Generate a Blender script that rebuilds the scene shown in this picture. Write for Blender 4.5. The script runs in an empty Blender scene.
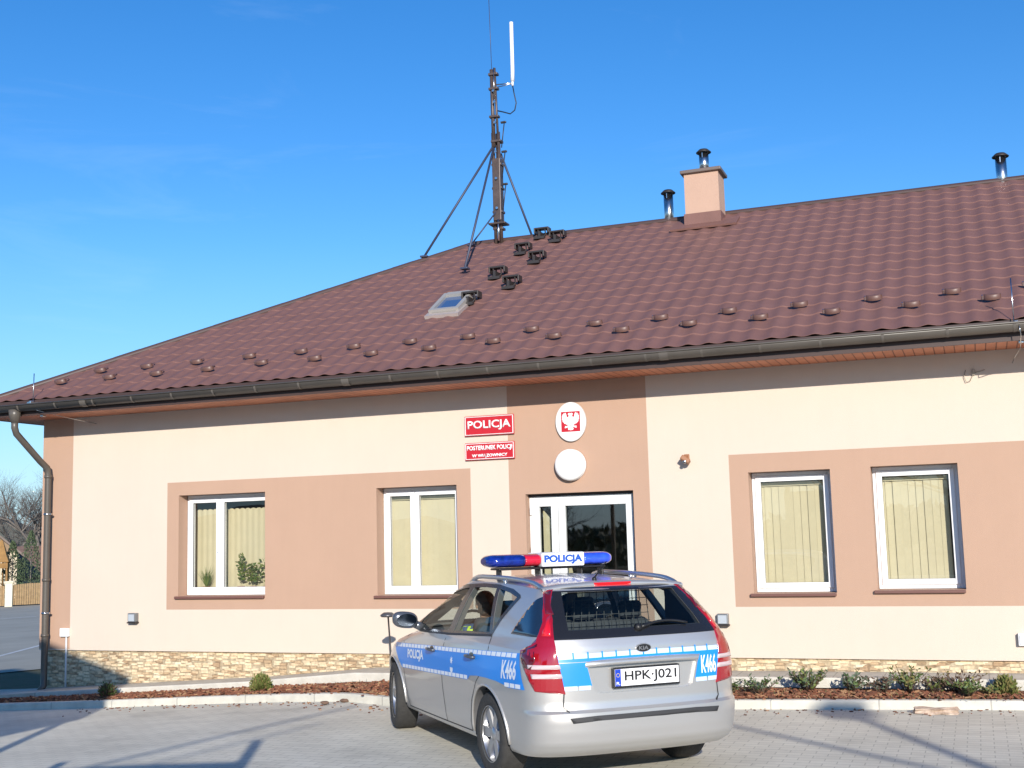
import bpy, bmesh, math, random
from math import sin, cos, pi, radians as R
from mathutils import Vector, Matrix
from mathutils.bvhtree import BVHTree
from mathutils.geometry import tessellate_polygon

SC = bpy.context.scene
COL = SC.collection
rnd = random.Random(7)

# ------------------------------------------------------------------ camera
yaw, pit, rol = -.3648, .1248, -.0267
fw = Vector((sin(yaw)*cos(pit), cos(yaw)*cos(pit), sin(pit)))
rt = Vector((cos(yaw), -sin(yaw), 0)); up = rt.cross(fw)
rt, up = rt*cos(rol)+up*sin(rol), up*cos(rol)-rt*sin(rol)
cam = bpy.data.objects.new('camera', bpy.data.cameras.new('camera'))
COL.objects.link(cam)
m = Matrix((rt, up, -fw)).transposed().to_4x4(); m.translation = Vector((0, -13.4, 1.75))
cam.matrix_world = m
cam.data.sensor_width = 36; cam.data.lens = 36*1200/1024
cam.data.clip_start = .05; cam.data.clip_end = 5000
SC.camera = cam
# ------------------------------------------------------------------ sky and sun
SUN_EL, SUN_AZ = R(18.3), R(153.5)
w = bpy.data.worlds.new('World'); SC.world = w; w.use_nodes = True
nt = w.node_tree; nt.nodes.clear()
N = nt.nodes.new; Lk = nt.links.new
out = N('ShaderNodeOutputWorld'); bg = N('ShaderNodeBackground'); sky = N('ShaderNodeTexSky')
sky.sky_type = 'NISHITA'; sky.sun_disc = False; sky.sun_elevation = SUN_EL; sky.sun_rotation = SUN_AZ
sky.altitude = 200; sky.air_density = 1.0; sky.dust_density = .12; sky.ozone_density = 3.5
hsv = N('ShaderNodeHueSaturation'); hsv.inputs['Saturation'].default_value = 1.28; hsv.inputs['Hue'].default_value = .507
tc = N('ShaderNodeTexCoord'); mp = N('ShaderNodeMapping'); mp.inputs['Scale'].default_value = (1.3, 1.3, 7)
mp.inputs['Rotation'].default_value = (0.12, -0.1, 0)
no = N('ShaderNodeTexNoise'); no.inputs['Scale'].default_value = 2.2; no.inputs['Detail'].default_value = 9
no.inputs['Roughness'].default_value = .62; no.inputs['Distortion'].default_value = .8
rp = N('ShaderNodeValToRGB'); rp.color_ramp.elements[0].position = .60; rp.color_ramp.elements[1].position = .90
rp.color_ramp.elements[1].color = (.07, .07, .07, 1)
mx = N('ShaderNodeMixRGB'); mx.inputs[2].default_value = (7.5, 8.3, 9.3, 1)
Lk(sky.outputs[0], hsv.inputs['Color']); Lk(tc.outputs['Generated'], mp.inputs[0]); Lk(mp.outputs[0], no.inputs['Vector'])
Lk(no.outputs[0], rp.inputs[0]); Lk(rp.outputs[0], mx.inputs[0]); Lk(hsv.outputs[0], mx.inputs[1])
sx = N('ShaderNodeSeparateXYZ'); hm = N('ShaderNodeMapRange'); hx = N('ShaderNodeMixRGB')
hm.inputs[1].default_value = .0; hm.inputs[2].default_value = .24; hm.inputs[3].default_value = .75; hm.inputs[4].default_value = 0
hx.inputs[2].default_value = (1.5, 3.0, 4.9, 1)
Lk(tc.outputs['Generated'], sx.inputs[0]); Lk(sx.outputs[2], hm.inputs[0]); Lk(hm.outputs[0], hx.inputs[0]); Lk(mx.outputs[0], hx.inputs[1])
Lk(hx.outputs[0], bg.inputs[0]); Lk(bg.outputs[0], out.inputs[0]); bg.inputs[1].default_value = .15
sd = bpy.data.lights.new('sun', 'SUN'); sd.energy = 4.6; sd.angle = R(.5); sd.color = (1, .93, .83)
so = bpy.data.objects.new('sun', sd); COL.objects.link(so)
S = Vector((sin(SUN_AZ)*cos(SUN_EL), cos(SUN_AZ)*cos(SUN_EL), sin(SUN_EL)))
so.rotation_euler = S.to_track_quat('Z', 'Y').to_euler(); so.location = S*60
vs = SC.view_settings; vs.view_transform = 'Standard'; vs.look = 'None'; vs.gamma = 1; vs.exposure = .29
vs.use_curve_mapping = False
SC.render.engine = 'CYCLES'

# ------------------------------------------------------------------ materials
MATS = {}
def mat(name, col, rough=.6, metal=0, var=.0, vscale=3., bump=0, bscale=40., spec=.5, coat=0, emit=None, c2=None, detail=4, coord='Object'):
    if name in MATS: return MATS[name]
    m = bpy.data.materials.new(name); m.use_nodes = True; MATS[name] = m
    t = m.node_tree; b = t.nodes['Principled BSDF']
    b.inputs['Base Color'].default_value = (*col, 1); b.inputs['Roughness'].default_value = rough
    b.inputs['Metallic'].default_value = metal; b.inputs['Specular IOR Level'].default_value = spec
    b.inputs['Coat Weight'].default_value = coat; b.inputs['Coat Roughness'].default_value = .06
    tc = t.nodes.new('ShaderNodeTexCoord')
    if var or c2:
        n = t.nodes.new('ShaderNodeTexNoise'); n.inputs['Scale'].default_value = vscale; n.inputs['Detail'].default_value = detail
        n.inputs['Roughness'].default_value = .65
        r = t.nodes.new('ShaderNodeValToRGB'); r.color_ramp.elements[0].position = .3; r.color_ramp.elements[1].position = .7
        a = c2 if c2 else tuple(max(0, c*(1-var)) for c in col)
        r.color_ramp.elements[0].color = (*a, 1)
        r.color_ramp.elements[1].color = (*(col if c2 else tuple(min(1, c*(1+var)) for c in col)), 1)
        t.links.new(tc.outputs[coord], n.inputs['Vector']); t.links.new(n.outputs[0], r.inputs[0])
        t.links.new(r.outputs[0], b.inputs['Base Color'])
    if bump:
        n = t.nodes.new('ShaderNodeTexNoise'); n.inputs['Scale'].default_value = bscale; n.inputs['Detail'].default_value = 5
        k = t.nodes.new('ShaderNodeBump'); k.inputs['Strength'].default_value = bump; k.inputs['Distance'].default_value = .02
        t.links.new(tc.outputs[coord], n.inputs['Vector']); t.links.new(n.outputs[0], k.inputs['Height'])
        t.links.new(k.outputs[0], b.inputs['Normal'])
    return m

def glass(name, tint=(1, 1, 1), ior=1.5, rough=.0, extra=0.0, graze=.9):
    if name in MATS: return MATS[name]
    m = bpy.data.materials.new(name); m.use_nodes = True; MATS[name] = m
    t = m.node_tree; t.nodes.clear()
    o = t.nodes.new('ShaderNodeOutputMaterial'); mi = t.nodes.new('ShaderNodeMixShader')
    tr = t.nodes.new('ShaderNodeBsdfTransparent'); gl = t.nodes.new('ShaderNodeBsdfGlossy')
    fr = t.nodes.new('ShaderNodeLayerWeight'); fr.inputs[0].default_value = .5; tr.inputs[0].default_value = (*tint, 1); gl.inputs['Roughness'].default_value = rough
    pw = t.nodes.new('ShaderNodeMath'); pw.operation = 'POWER'; pw.inputs[1].default_value = 4.5; t.links.new(fr.outputs['Facing'], pw.inputs[0])
    ad = t.nodes.new('ShaderNodeMath'); ad.operation = 'MULTIPLY_ADD'; ad.inputs[1].default_value = graze; ad.inputs[2].default_value = .075+extra; ad.use_clamp = True
    t.links.new(pw.outputs[0], ad.inputs[0]); t.links.new(ad.outputs[0], mi.inputs[0])
    t.links.new(tr.outputs[0], mi.inputs[1]); t.links.new(gl.outputs[0], mi.inputs[2]); t.links.new(mi.outputs[0], o.inputs[0])
    return m

def nodes_of(m):
    t = m.node_tree
    return t, t.nodes['Principled BSDF'], t.nodes.new, t.links.new

def brick_mat(name, cols, mortar, bw, bh, axes='XY', msize=.006, rough=.85, bump=.5, var_scale=1.2, offset=.5, squash=None, stain=.15):
    m = mat(name, cols[0], rough); t, b, n, l = nodes_of(m)
    tc = n('ShaderNodeTexCoord'); sp = n('ShaderNodeSeparateXYZ'); cb = n('ShaderNodeCombineXYZ')
    l(tc.outputs['Object'], sp.inputs[0])
    l(sp.outputs[axes[0]], cb.inputs[0]); l(sp.outputs[axes[1]], cb.inputs[1])
    br = n('ShaderNodeTexBrick'); br.inputs['Scale'].default_value = 1
    br.inputs['Brick Width'].default_value = bw; br.inputs['Row Height'].default_value = bh
    br.inputs['Mortar Size'].default_value = msize; br.inputs['Mortar Smooth'].default_value = .3; br.offset = offset
    if squash: br.squash, br.squash_frequency = squash
    br.inputs['Color1'].default_value = (*cols[0], 1); br.inputs['Color2'].default_value = (*cols[1], 1)
    br.inputs['Mortar'].default_value = (*mortar, 1)
    l(cb.outputs[0], br.inputs['Vector'])
    nz = n('ShaderNodeTexNoise'); nz.inputs['Scale'].default_value = var_scale; nz.inputs['Detail'].default_value = 6; nz.inputs['Roughness'].default_value = .65
    l(tc.outputs['Object'], nz.inputs['Vector'])
    mr = n('ShaderNodeMapRange'); mr.inputs[1].default_value = .3; mr.inputs[2].default_value = .7
    mr.inputs[3].default_value = 1-stain; mr.inputs[4].default_value = 1+stain; l(nz.outputs[0], mr.inputs[0])
    ml = n('ShaderNodeVectorMath'); ml.operation = 'SCALE'; l(br.outputs[0], ml.inputs[0]); l(mr.outputs[0], ml.inputs['Scale'])
    l(ml.outputs[0], b.inputs['Base Color'])
    bp = n('ShaderNodeBump'); bp.inputs['Strength'].default_value = bump; bp.inputs['Distance'].default_value = .012
    iv = n('ShaderNodeMath'); iv.operation = 'SUBTRACT'; iv.inputs[0].default_value = 1; l(br.outputs['Fac'], iv.inputs[1])
    n2 = n('ShaderNodeTexNoise'); n2.inputs['Scale'].default_value = 60; l(tc.outputs['Object'], n2.inputs['Vector'])
    ad = n('ShaderNodeMath'); ad.operation = 'MULTIPLY_ADD'; ad.inputs[1].default_value = .5; l(n2.outputs[0], ad.inputs[0]); l(iv.outputs[0], ad.inputs[2])
    l(ad.outputs[0], bp.inputs['Height']); l(bp.outputs[0], b.inputs['Normal'])
    return m

CREAM = mat('cream_stucco', (.625, .533, .440), .9, var=.018, vscale=1.1, bump=.25, bscale=160)
TERRA = mat('terracotta_stucco', (.455, .297, .212), .9, var=.025, vscale=1.3, bump=.25, bscale=160)
def weather(m, amt=.03):
    t, b, n, l = nodes_of(m); src = b.inputs['Base Color'].links[0].from_socket
    tc = n('ShaderNodeTexCoord'); mp_ = n('ShaderNodeMapping'); mp_.inputs['Scale'].default_value = (5, 5, .45)
    nz = n('ShaderNodeTexNoise'); nz.inputs['Scale'].default_value = 1.6; nz.inputs['Detail'].default_value = 8; nz.inputs['Roughness'].default_value = .7
    mr = n('ShaderNodeMapRange'); mr.inputs[1].default_value = .3; mr.inputs[2].default_value = .7; mr.inputs[3].default_value = 1-amt; mr.inputs[4].default_value = 1+amt
    n3 = n('ShaderNodeTexNoise'); n3.inputs['Scale'].default_value = 220; n3.inputs['Detail'].default_value = 2
    m3 = n('ShaderNodeMapRange'); m3.inputs[1].default_value = .3; m3.inputs[2].default_value = .7; m3.inputs[3].default_value = .965; m3.inputs[4].default_value = 1.035
    l(tc.outputs['Object'], mp_.inputs[0]); l(mp_.outputs[0], nz.inputs['Vector']); l(nz.outputs[0], mr.inputs[0]); l(tc.outputs['Object'], n3.inputs['Vector']); l(n3.outputs[0], m3.inputs[0])
    mu = n('ShaderNodeMath'); mu.operation = 'MULTIPLY'; l(mr.outputs[0], mu.inputs[0]); l(m3.outputs[0], mu.inputs[1])
    v = n('ShaderNodeVectorMath'); v.operation = 'SCALE'; l(src, v.inputs[0]); l(mu.outputs[0], v.inputs['Scale']); l(v.outputs[0], b.inputs['Base Color'])
weather(CREAM, .010); weather(TERRA, .014)
STONE = mat('stone_cladding', (.6, .45, .28), .85)
def _stone():
    t, b, n, l = nodes_of(STONE); tc = n('ShaderNodeTexCoord'); mp_ = n('ShaderNodeMapping'); mp_.inputs['Scale'].default_value = (9, 1.2, 27)
    wn = n('ShaderNodeTexNoise'); wn.inputs['Scale'].default_value = 5; ad = n('ShaderNodeMixRGB'); ad.blend_type = 'ADD'; ad.inputs[0].default_value = .5
    l(tc.outputs['Object'], mp_.inputs[0]); l(mp_.outputs[0], ad.inputs[1]); l(tc.outputs['Object'], wn.inputs['Vector']); l(wn.outputs['Color'], ad.inputs[2])
    v = n('ShaderNodeTexVoronoi'); v.inputs['Scale'].default_value = 1; v.distance = 'CHEBYCHEV'; v.inputs['Randomness'].default_value = .8
    l(ad.outputs[0], v.inputs['Vector']); sp = n('ShaderNodeSeparateXYZ'); l(v.outputs['Color'], sp.inputs[0])
    r = n('ShaderNodeValToRGB'); r.color_ramp.interpolation = 'LINEAR'; e = r.color_ramp.elements
    e[0].position = 0; e[0].color = (.40, .27, .16, 1); e[1].position = 1; e[1].color = (.78, .68, .48, 1)
    for p, c in ((.2, (.52, .38, .23)), (.4, (.68, .55, .37)), (.6, (.74, .60, .39)), (.8, (.64, .47, .29))): q = e.new(p); q.color = (*c, 1)
    l(sp.outputs[0], r.inputs[0])
    nz = n('ShaderNodeTexNoise'); nz.inputs['Scale'].default_value = 30; nz.inputs['Detail'].default_value = 6; l(tc.outputs['Object'], nz.inputs['Vector'])
    mr = n('ShaderNodeMapRange'); mr.inputs[1].default_value = .3; mr.inputs[2].default_value = .7; mr.inputs[3].default_value = .8; mr.inputs[4].default_value = 1.15; l(nz.outputs[0], mr.inputs[0])
    gp = n('ShaderNodeMapRange'); gp.inputs[1].default_value = .36; gp.inputs[2].default_value = .50; gp.inputs[3].default_value = 1; gp.inputs[4].default_value = .66; l(v.outputs['Distance'], gp.inputs[0])
    mu = n('ShaderNodeMath'); mu.operation = 'MULTIPLY'; l(mr.outputs[0], mu.inputs[0]); l(gp.outputs[0], mu.inputs[1])
    vm = n('ShaderNodeVectorMath'); vm.operation = 'SCALE'; l(r.outputs[0], vm.inputs[0]); l(mu.outputs[0], vm.inputs['Scale']); l(vm.outputs[0], b.inputs['Base Color'])
    sb = n('ShaderNodeMath'); sb.operation = 'MULTIPLY_ADD'; sb.inputs[1].default_value = .35; l(nz.outputs[0], sb.inputs[0]); l(gp.outputs[0], sb.inputs[2])
    s2 = n('ShaderNodeMath'); s2.operation = 'ADD'; l(sb.outputs[0], s2.inputs[0]); l(sp.outputs[1], s2.inputs[1])
    bp = n('ShaderNodeBump'); bp.inputs['Strength'].default_value = .9; bp.inputs['Distance'].default_value = .02; l(s2.outputs[0], bp.inputs['Height']); l(bp.outputs[0], b.inputs['Normal'])
_stone()
APRON = brick_mat('apron_slabs', [(.50, .47, .40), (.45, .42, .36)], (.30, .28, .24), .5, .5, 'XY', .006, .9, .3, 6)
def _marks(m):
    t, b, n, l = nodes_of(m); src = b.inputs['Base Color'].links[0].from_socket; tc = n('ShaderNodeTexCoord')
    def layer(scale, lo, hi, mul, sc3=(1, 1, 1), det=5):
        mp_ = n('ShaderNodeMapping'); mp_.inputs['Scale'].default_value = sc3; mp_.inputs['Rotation'].default_value = (0, 0, .75)
        z = n('ShaderNodeTexNoise'); z.inputs['Scale'].default_value = scale; z.inputs['Detail'].default_value = det; z.inputs['Roughness'].default_value = .6
        r = n('ShaderNodeMapRange'); r.inputs[1].default_value = lo; r.inputs[2].default_value = hi; r.inputs[3].default_value = 1; r.inputs[4].default_value = mul
        l(tc.outputs['Object'], mp_.inputs[0]); l(mp_.outputs[0], z.inputs['Vector']); l(z.outputs[0], r.inputs[0]); return r.outputs[0]
    a = layer(.9, .58, .68, .86); c = layer(1.1, .55, .75, .88, (.25, 2.2, 1)); d = layer(9, .62, .72, .85)
    m1 = n('ShaderNodeMath'); m1.operation = 'MULTIPLY'; l(a, m1.inputs[0]); l(c, m1.inputs[1]); m2 = n('ShaderNodeMath'); m2.operation = 'MULTIPLY'; l(m1.outputs[0], m2.inputs[0]); l(d, m2.inputs[1])
    v = n('ShaderNodeVectorMath'); v.operation = 'SCALE'; l(src, v.inputs[0]); l(m2.outputs[0], v.inputs['Scale']); l(v.outputs[0], b.inputs['Base Color'])
PAVE = brick_mat('paving_blocks', [(.665, .635, .535), (.615, .585, .49)], (.45, .43, .36), .2, .1, 'XY', .005, .9, .25, .8, stain=.13)
_marks(PAVE)
KERB = mat('kerb_concrete', (.58, .55, .48), .9, var=.10, vscale=6, bump=.3, bscale=60)
ASPH = mat('asphalt', (.36, .345, .29), .92, var=.12, vscale=.6, bump=.3, bscale=80)
GRASS = mat('grass', (.060, .075, .028), .95, c2=(.10, .085, .045), vscale=2.5, bump=.8, bscale=30)
SOIL = mat('soil', (.12, .055, .03), .95, c2=(.19, .085, .045), vscale=14, bump=.8, bscale=60)
BARK = [mat('bark_red', (.22, .085, .045), .9, var=.3, vscale=30), mat('bark_dark', (.12, .05, .03), .9, var=.3, vscale=30), mat('bark_pale', (.34, .19, .10), .9, var=.2, vscale=30)]
ROOF = mat('roof_tile', (.195, .097, .080), .6, var=.08, vscale=2.5, bump=.2, bscale=70, spec=.4)
weather(ROOF, .05)
RIDGE = mat('roof_ridge', (.075, .045, .04), .45)
GUTTER = mat('gutter', (.095, .083, .070), .38, var=.12, vscale=3)
SOFFIT = brick_mat('soffit_boards', [(.60, .235, .13), (.52, .20, .11)], (.22, .08, .05), 3., .10, 'YX', .006, .6, .8, 2)
WHITE = mat('white_pvc', (.82, .83, .84), .35)
SILL = mat('brown_sill', (.16, .075, .06), .45)
METAL = mat('steel', (.62, .62, .62), .25, metal=1, var=.1, vscale=8)
DARKM = mat('dark_metal', (.045, .038, .036), .45, metal=.3)
MASTM = mat('mast_metal', (.085, .062, .055), .45, metal=.2, var=.3, vscale=6)
BLACK = mat('black_plastic', (.012, .012, .013), .45)
ROOM = mat('room', (.34, .31, .26), .9)
BLIND = mat('blind', (.57, .51, .35), .75, var=.04, vscale=5)
GLASS = glass('window_glass', (.94, .95, .92), 1.5, 0, .03)
LEAF = [mat('leaf_a', (.075, .12, .035), .6, var=.4, vscale=20), mat('leaf_b', (.13, .16, .04), .6, var=.4, vscale=20), mat('leaf_c', (.20, .17, .06), .7, var=.3, vscale=20), mat('leaf_grey', (.10, .13, .085), .7, var=.3, vscale=20)]
STEM = mat('stem', (.11, .07, .045), .8)
TREEB = mat('hazy_bark', (.17, .15, .135), .9, var=.3, vscale=8)  # lighter and greyer: distance haze mixed into the bark colour
REDS = mat('sign_red', (.48, .018, .03), .35)
WHITES = mat('sign_white', (.85, .85, .86), .4)

# ------------------------------------------------------------------ mesh helpers
class MB:
    def __init__(s): s.bm = bmesh.new()
    def box(s, a, b, mi=0, M=None):
        (x0, y0, z0), (x1, y1, z1) = a, b
        vs = [s.bm.verts.new(v) for v in ((x0,y0,z0),(x1,y0,z0),(x1,y1,z0),(x0,y1,z0),(x0,y0,z1),(x1,y0,z1),(x1,y1,z1),(x0,y1,z1))]
        if M is not None:
            for v in vs: v.co = M @ v.co
        for f in ((0,3,2,1),(4,5,6,7),(0,1,5,4),(1,2,6,5),(2,3,7,6),(3,0,4,7)):
            fc = s.bm.faces.new([vs[i] for i in f]); fc.material_index = mi
        return s
    def rbox(s, a, b, r=.01, seg=2, mi=0, M=None):
        t = bmesh.new(); q = MB.__new__(MB); q.bm = t; q.box(a, b, mi)
        bmesh.ops.bevel(t, geom=t.edges[:], offset=r, segments=seg, affect='EDGES', profile=.5)
        return s.merge(t, M)
    def merge(s, t, M=None):
        mp = {}
        for v in t.verts: mp[v] = s.bm.verts.new(M @ v.co if M is not None else v.co)
        for f in t.faces:
            try: nf = s.bm.faces.new([mp[v] for v in f.verts]); nf.material_index = f.material_index; nf.smooth = f.smooth
            except ValueError: pass
        t.free(); return s
    def tube(s, pts, r, n=8, mi=0, cap=True, smooth=True):
        pts = [Vector(p) for p in pts]; rs = r if isinstance(r, (list, tuple)) else [r]*len(pts)
        rings = []; prev = None
        for i, p in enumerate(pts):
            d = (pts[min(i+1, len(pts)-1)]-pts[max(i-1, 0)]).normalized()
            if prev is None:
                a = d.orthogonal().normalized()
            else:
                a = (prev-d*prev.dot(d)); a = a.normalized() if a.length > 1e-6 else d.orthogonal().normalized()
            prev = a; b = d.cross(a)
            rings.append([s.bm.verts.new(p+(a*cos(2*pi*k/n)+b*sin(2*pi*k/n))*rs[i]) for k in range(n)])
        for A, B in zip(rings, rings[1:]):
            for k in range(n):
                f = s.bm.faces.new((A[k], A[(k+1)%n], B[(k+1)%n], B[k])); f.smooth = smooth; f.material_index = mi
        if cap:
            for rg in (rings[0][::-1], rings[-1]):
                f = s.bm.faces.new(rg); f.material_index = mi
        return s
    def lathe(s, prof, M=None, n=24, mi=0, smooth=True, closed=False):
        # profile of (r, h) about the local Z axis
        rings = []
        for r, h in prof:
            rings.append([s.bm.verts.new((Vector((max(r, 1e-4)*cos(2*pi*k/n), max(r, 1e-4)*sin(2*pi*k/n), h)))) for k in range(n)])
        if M is not None:
            for rg in rings:
                for v in rg: v.co = M @ v.co
        prs = list(zip(rings, rings[1:]))
        if closed: prs.append((rings[-1], rings[0]))
        for A, B in prs:
            for k in range(n):
                f = s.bm.faces.new((A[k], A[(k+1)%n], B[(k+1)%n], B[k])); f.smooth = smooth; f.material_index = mi
        return s
    def poly(s, pts, mi=0):
        f = s.bm.faces.new([s.bm.verts.new(p) for p in pts]); f.material_index = mi; return f
    def prism(s, pts2, f, h0, h1, mi=0):
        # pts2: polygon; f(a,b,h)->xyz
        A = [s.bm.verts.new(f(a, b, h0)) for a, b in pts2]; B = [s.bm.verts.new(f(a, b, h1)) for a, b in pts2]
        n = len(A)
        fs = [s.bm.faces.new(A[::-1]), s.bm.faces.new(B)]+[s.bm.faces.new((A[i], A[(i+1)%n], B[(i+1)%n], B[i])) for i in range(n)]
        for q in fs: q.material_index = mi
        return s
    def build(s, name, mats, parent=None, recalc=True, smooth=None, loc=None):
        if recalc: bmesh.ops.recalc_face_normals(s.bm, faces=s.bm.faces[:])
        me = bpy.data.meshes.new(name)
        if loc is not None:
            for v in s.bm.verts: v.co -= Vector(loc)
        s.bm.to_mesh(me); s.bm.free()
        for m_ in (mats if isinstance(mats, (list, tuple)) else [mats]): me.materials.append(m_)
        if smooth is not None:
            for p in me.polygons: p.use_smooth = smooth
        o = bpy.data.objects.new(name, me); COL.objects.link(o)
        if parent is not None:
            o.parent = parent
            # parts are built in world space: undo the parent's place
            o.matrix_parent_inverse = Matrix.Identity(4)
            o.location = -Vector(wloc(parent)) if loc is None else Vector(loc)-Vector(wloc(parent))
        elif loc is not None: o.location = loc
        return o
def wloc(o):
    v = Vector(o.location)
    while o.parent: o = o.parent; v += Vector(o.location)
    return v
def tag(o, label=None, cat=None, group=None, kind=None):
    if label: o['label'] = label
    if cat: o['category'] = cat
    if group: o['group'] = group
    if kind: o['kind'] = kind
    return o
def empty(name, loc, label, cat, group=None):
    o = bpy.data.objects.new(name, None); COL.objects.link(o); o.location = loc; o.empty_display_size = .1
    return tag(o, label, cat, group)
def copy_tree(o, parent=None):
    c = o.copy(); COL.objects.link(c); c.parent = parent
    for ch in o.children: copy_tree(ch, c)
    return c
def ang_smooth(o, deg=35):
    me = o.data
    for p in me.polygons: p.use_smooth = True
    me.set_sharp_from_angle(angle=R(deg))
    return o
def text_bm(body, bold=.0, spacing=1.):
    cu = bpy.data.curves.new('t', 'FONT'); cu.body = body; cu.size = 1; cu.offset = bold; cu.space_character = spacing; cu.resolution_u = 3
    o = bpy.data.objects.new('t', cu); COL.objects.link(o)
    dg = bpy.context.evaluated_depsgraph_get(); ev = o.evaluated_get(dg); me = ev.to_mesh()
    bm = bmesh.new(); bm.from_mesh(me); ev.to_mesh_clear()
    bpy.data.objects.remove(o); bpy.data.curves.remove(cu)
    bmesh.ops.remove_doubles(bm, verts=bm.verts[:], dist=1e-5)
    return bm
def fit_text(body, w, h, bold=.02, spacing=1.):
    """flat text in the ab plane, scaled to w x h, centred on 0"""
    bm = text_bm(body, bold, spacing)
    xs = [v.co.x for v in bm.verts]; ys = [v.co.y for v in bm.verts]
    x0, x1, y0, y1 = min(xs), max(xs), min(ys), max(ys)
    for v in bm.verts: v.co = Vector(((v.co.x-(x0+x1)/2)/(x1-x0)*w, (v.co.y-(y0+y1)/2)/(y1-y0)*h, 0))
    return bm
def wall_text(mb, body, cx, cz, w, h, y, bold=.02, mi=0, spacing=1., th=.004):
    bm = fit_text(body, w, h, bold, spacing)
    r = bmesh.ops.extrude_face_region(bm, geom=bm.faces[:])
    for e in r['geom']:
        if isinstance(e, bmesh.types.BMVert): e.co.z += th
    for f in bm.faces: f.material_index = mi
    M = Matrix(((1, 0, 0, cx), (0, 0, -1, y), (0, 1, 0, cz), (0, 0, 0, 1)))
    mb.merge(bm, M)

# ------------------------------------------------------------------ ground
GX = [(-1500, -3.5), (-120, -2.6), (-45, -1.5), (-12.5, -.36), (-6.5, 0), (1500, 0)]
def g(x):
    for (a, za), (b, zb) in zip(GX, GX[1:]):
        if x <= b: return za+(zb-za)*(x-a)/(b-a)
    return 0
def sheet(name, pts, m, dz, kind='structure'):
    """flat-ish polygon draped on the ground slope; cut where the slope changes"""
    bm = bmesh.new()
    vs = [bm.verts.new((x, y, 0)) for x, y in pts]; bm.faces.new(vs)
    for gx, _ in GX[1:-1]:
        bmesh.ops.bisect_plane(bm, geom=bm.verts[:]+bm.edges[:]+bm.faces[:], plane_co=(gx, 0, 0), plane_no=(1, 0, 0))
    bmesh.ops.triangulate(bm, faces=bm.faces[:])
    for v in bm.verts: v.co.z = g(v.co.x)+dz
    for f in bm.faces:
        if f.normal.z < 0: f.normal_flip()
    mb = MB.__new__(MB); mb.bm = bm
    o = mb.build(name, m, recalc=False)
    bmx = o
    return tag(o, kind=kind)
sheet('ground', [(-1500, -1500), (1500, -1500), (1500, 1500), (-1500, 1500)], GRASS, -.012)
KL = [(-14.5, -.75), (-12.3, -.95), (-11, -1.1), (-9.5, -1.22), (-8.4, -1.27), (-7.2, -1.42), (-6.4, -1.62), (-5.9, -1.86), (-5.3, -1.95), (-4, -1.8), (-2.4, -1.42), (-1.1, -1.2), (.3, -.98), (3, -.8), (8, -.8)]
sheet('forecourt_paving', KL+[(8, -30), (-13, -30), (-14.5, -20)], PAVE, .0)
sheet('road', [(-12.9, 9.0), (-19.5, .9), (-30, -25), (-60, -25), (-110, 20), (-51, 43.2), (-20, 60), (-8, 30)], ASPH, .004)
def strip(name, pts, wd, m, dz=.009):
    a = []; b = []
    for i, p in enumerate(pts):
        q = Vector(pts[min(i+1, len(pts)-1)])-Vector(pts[max(i-1, 0)]); n_ = Vector((-q.y, q.x)).normalized()*wd/2
        a.append((p[0]+n_.x, p[1]+n_.y)); b.append((p[0]-n_.x, p[1]-n_.y))
    return sheet(name, a+b[::-1], m, dz)
RL = mat('road_paint', (.62, .62, .6), .7, var=.15, vscale=4)
strip('road_marking', [(-17.2, 1.6), (-24.5, 15.4)], .14, RL)
strip('road_marking', [(-40.8, 28.0), (-39.2, 29.4)], .3, RL)
strip('road_marking', [(-37.6, 29.6), (-36.0, 31.0)], .3, RL)
bm = bmesh.new(); hr_ = random.Random(4); prev = None; first = None
for k in range(361):
    al = 2*pi*(k % 360)/360; hh = 7+5*sin(al*5+1)+3*sin(al*11)+1.4*sin(al*47+2)+1.0*sin(al*83)
    row = [bm.verts.new((cos(al)*r_, sin(al)*r_, z_)) for r_, z_ in ((330, -4), (345, hh*.75), (380, hh), (520, hh+2), (700, -5))]
    if prev:
        for i in range(4): bm.faces.new((prev[i], row[i], row[i+1], prev[i+1]))
    prev = row
mb = MB.__new__(MB); mb.bm = bm
tag(mb.build('hills', mat('far_hills', (.15, .15, .125), .95, c2=(.10, .105, .085), vscale=.06, detail=8)), kind='structure')
# kerb (a real step), planting bed, apron
def ribbon_solid(name, line, off0, off1, z0, z1, m, kind='structure', seg_gap=None, follow=None):
    mb = MB(); P = [Vector(p) for p in line]; L0 = []; L1 = []
    for i, p in enumerate(P):
        q = P[min(i+1, len(P)-1)]-P[max(i-1, 0)]; n_ = Vector((-q.y, q.x)).normalized()
        L0.append(p+n_*off0); L1.append(p+n_*off1)
    rows = []
    for a, b in zip(L0, L1):
        za, zb = g(a.x), g(b.x)
        c = .015
        rows.append([mb.bm.verts.new(v) for v in ((a.x, a.y, za+z0), (a.x, a.y, za+z1-c), (a.x+(b.x-a.x)*.1, a.y+(b.y-a.y)*.1, za+z1), (b.x, b.y, zb+z1), (b.x, b.y, zb+z0))])
    for A, B in zip(rows, rows[1:]):
        for k in range(4): mb.bm.faces.new((A[k], B[k], B[k+1], A[k+1]))
    mb.bm.faces.new(rows[0]); mb.bm.faces.new(rows[-1][::-1])
    return tag(mb.build(name, m), kind=kind)
def densify(L, d=.25):
    o = []
    for a, b in zip(L, L[1:]):
        n_ = max(1, int((Vector(b)-Vector(a)).length/d))
        for k in range(n_): o.append((a[0]+(b[0]-a[0])*k/n_, a[1]+(b[1]-a[1])*k/n_))
    return o+[L[-1]]
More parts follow.
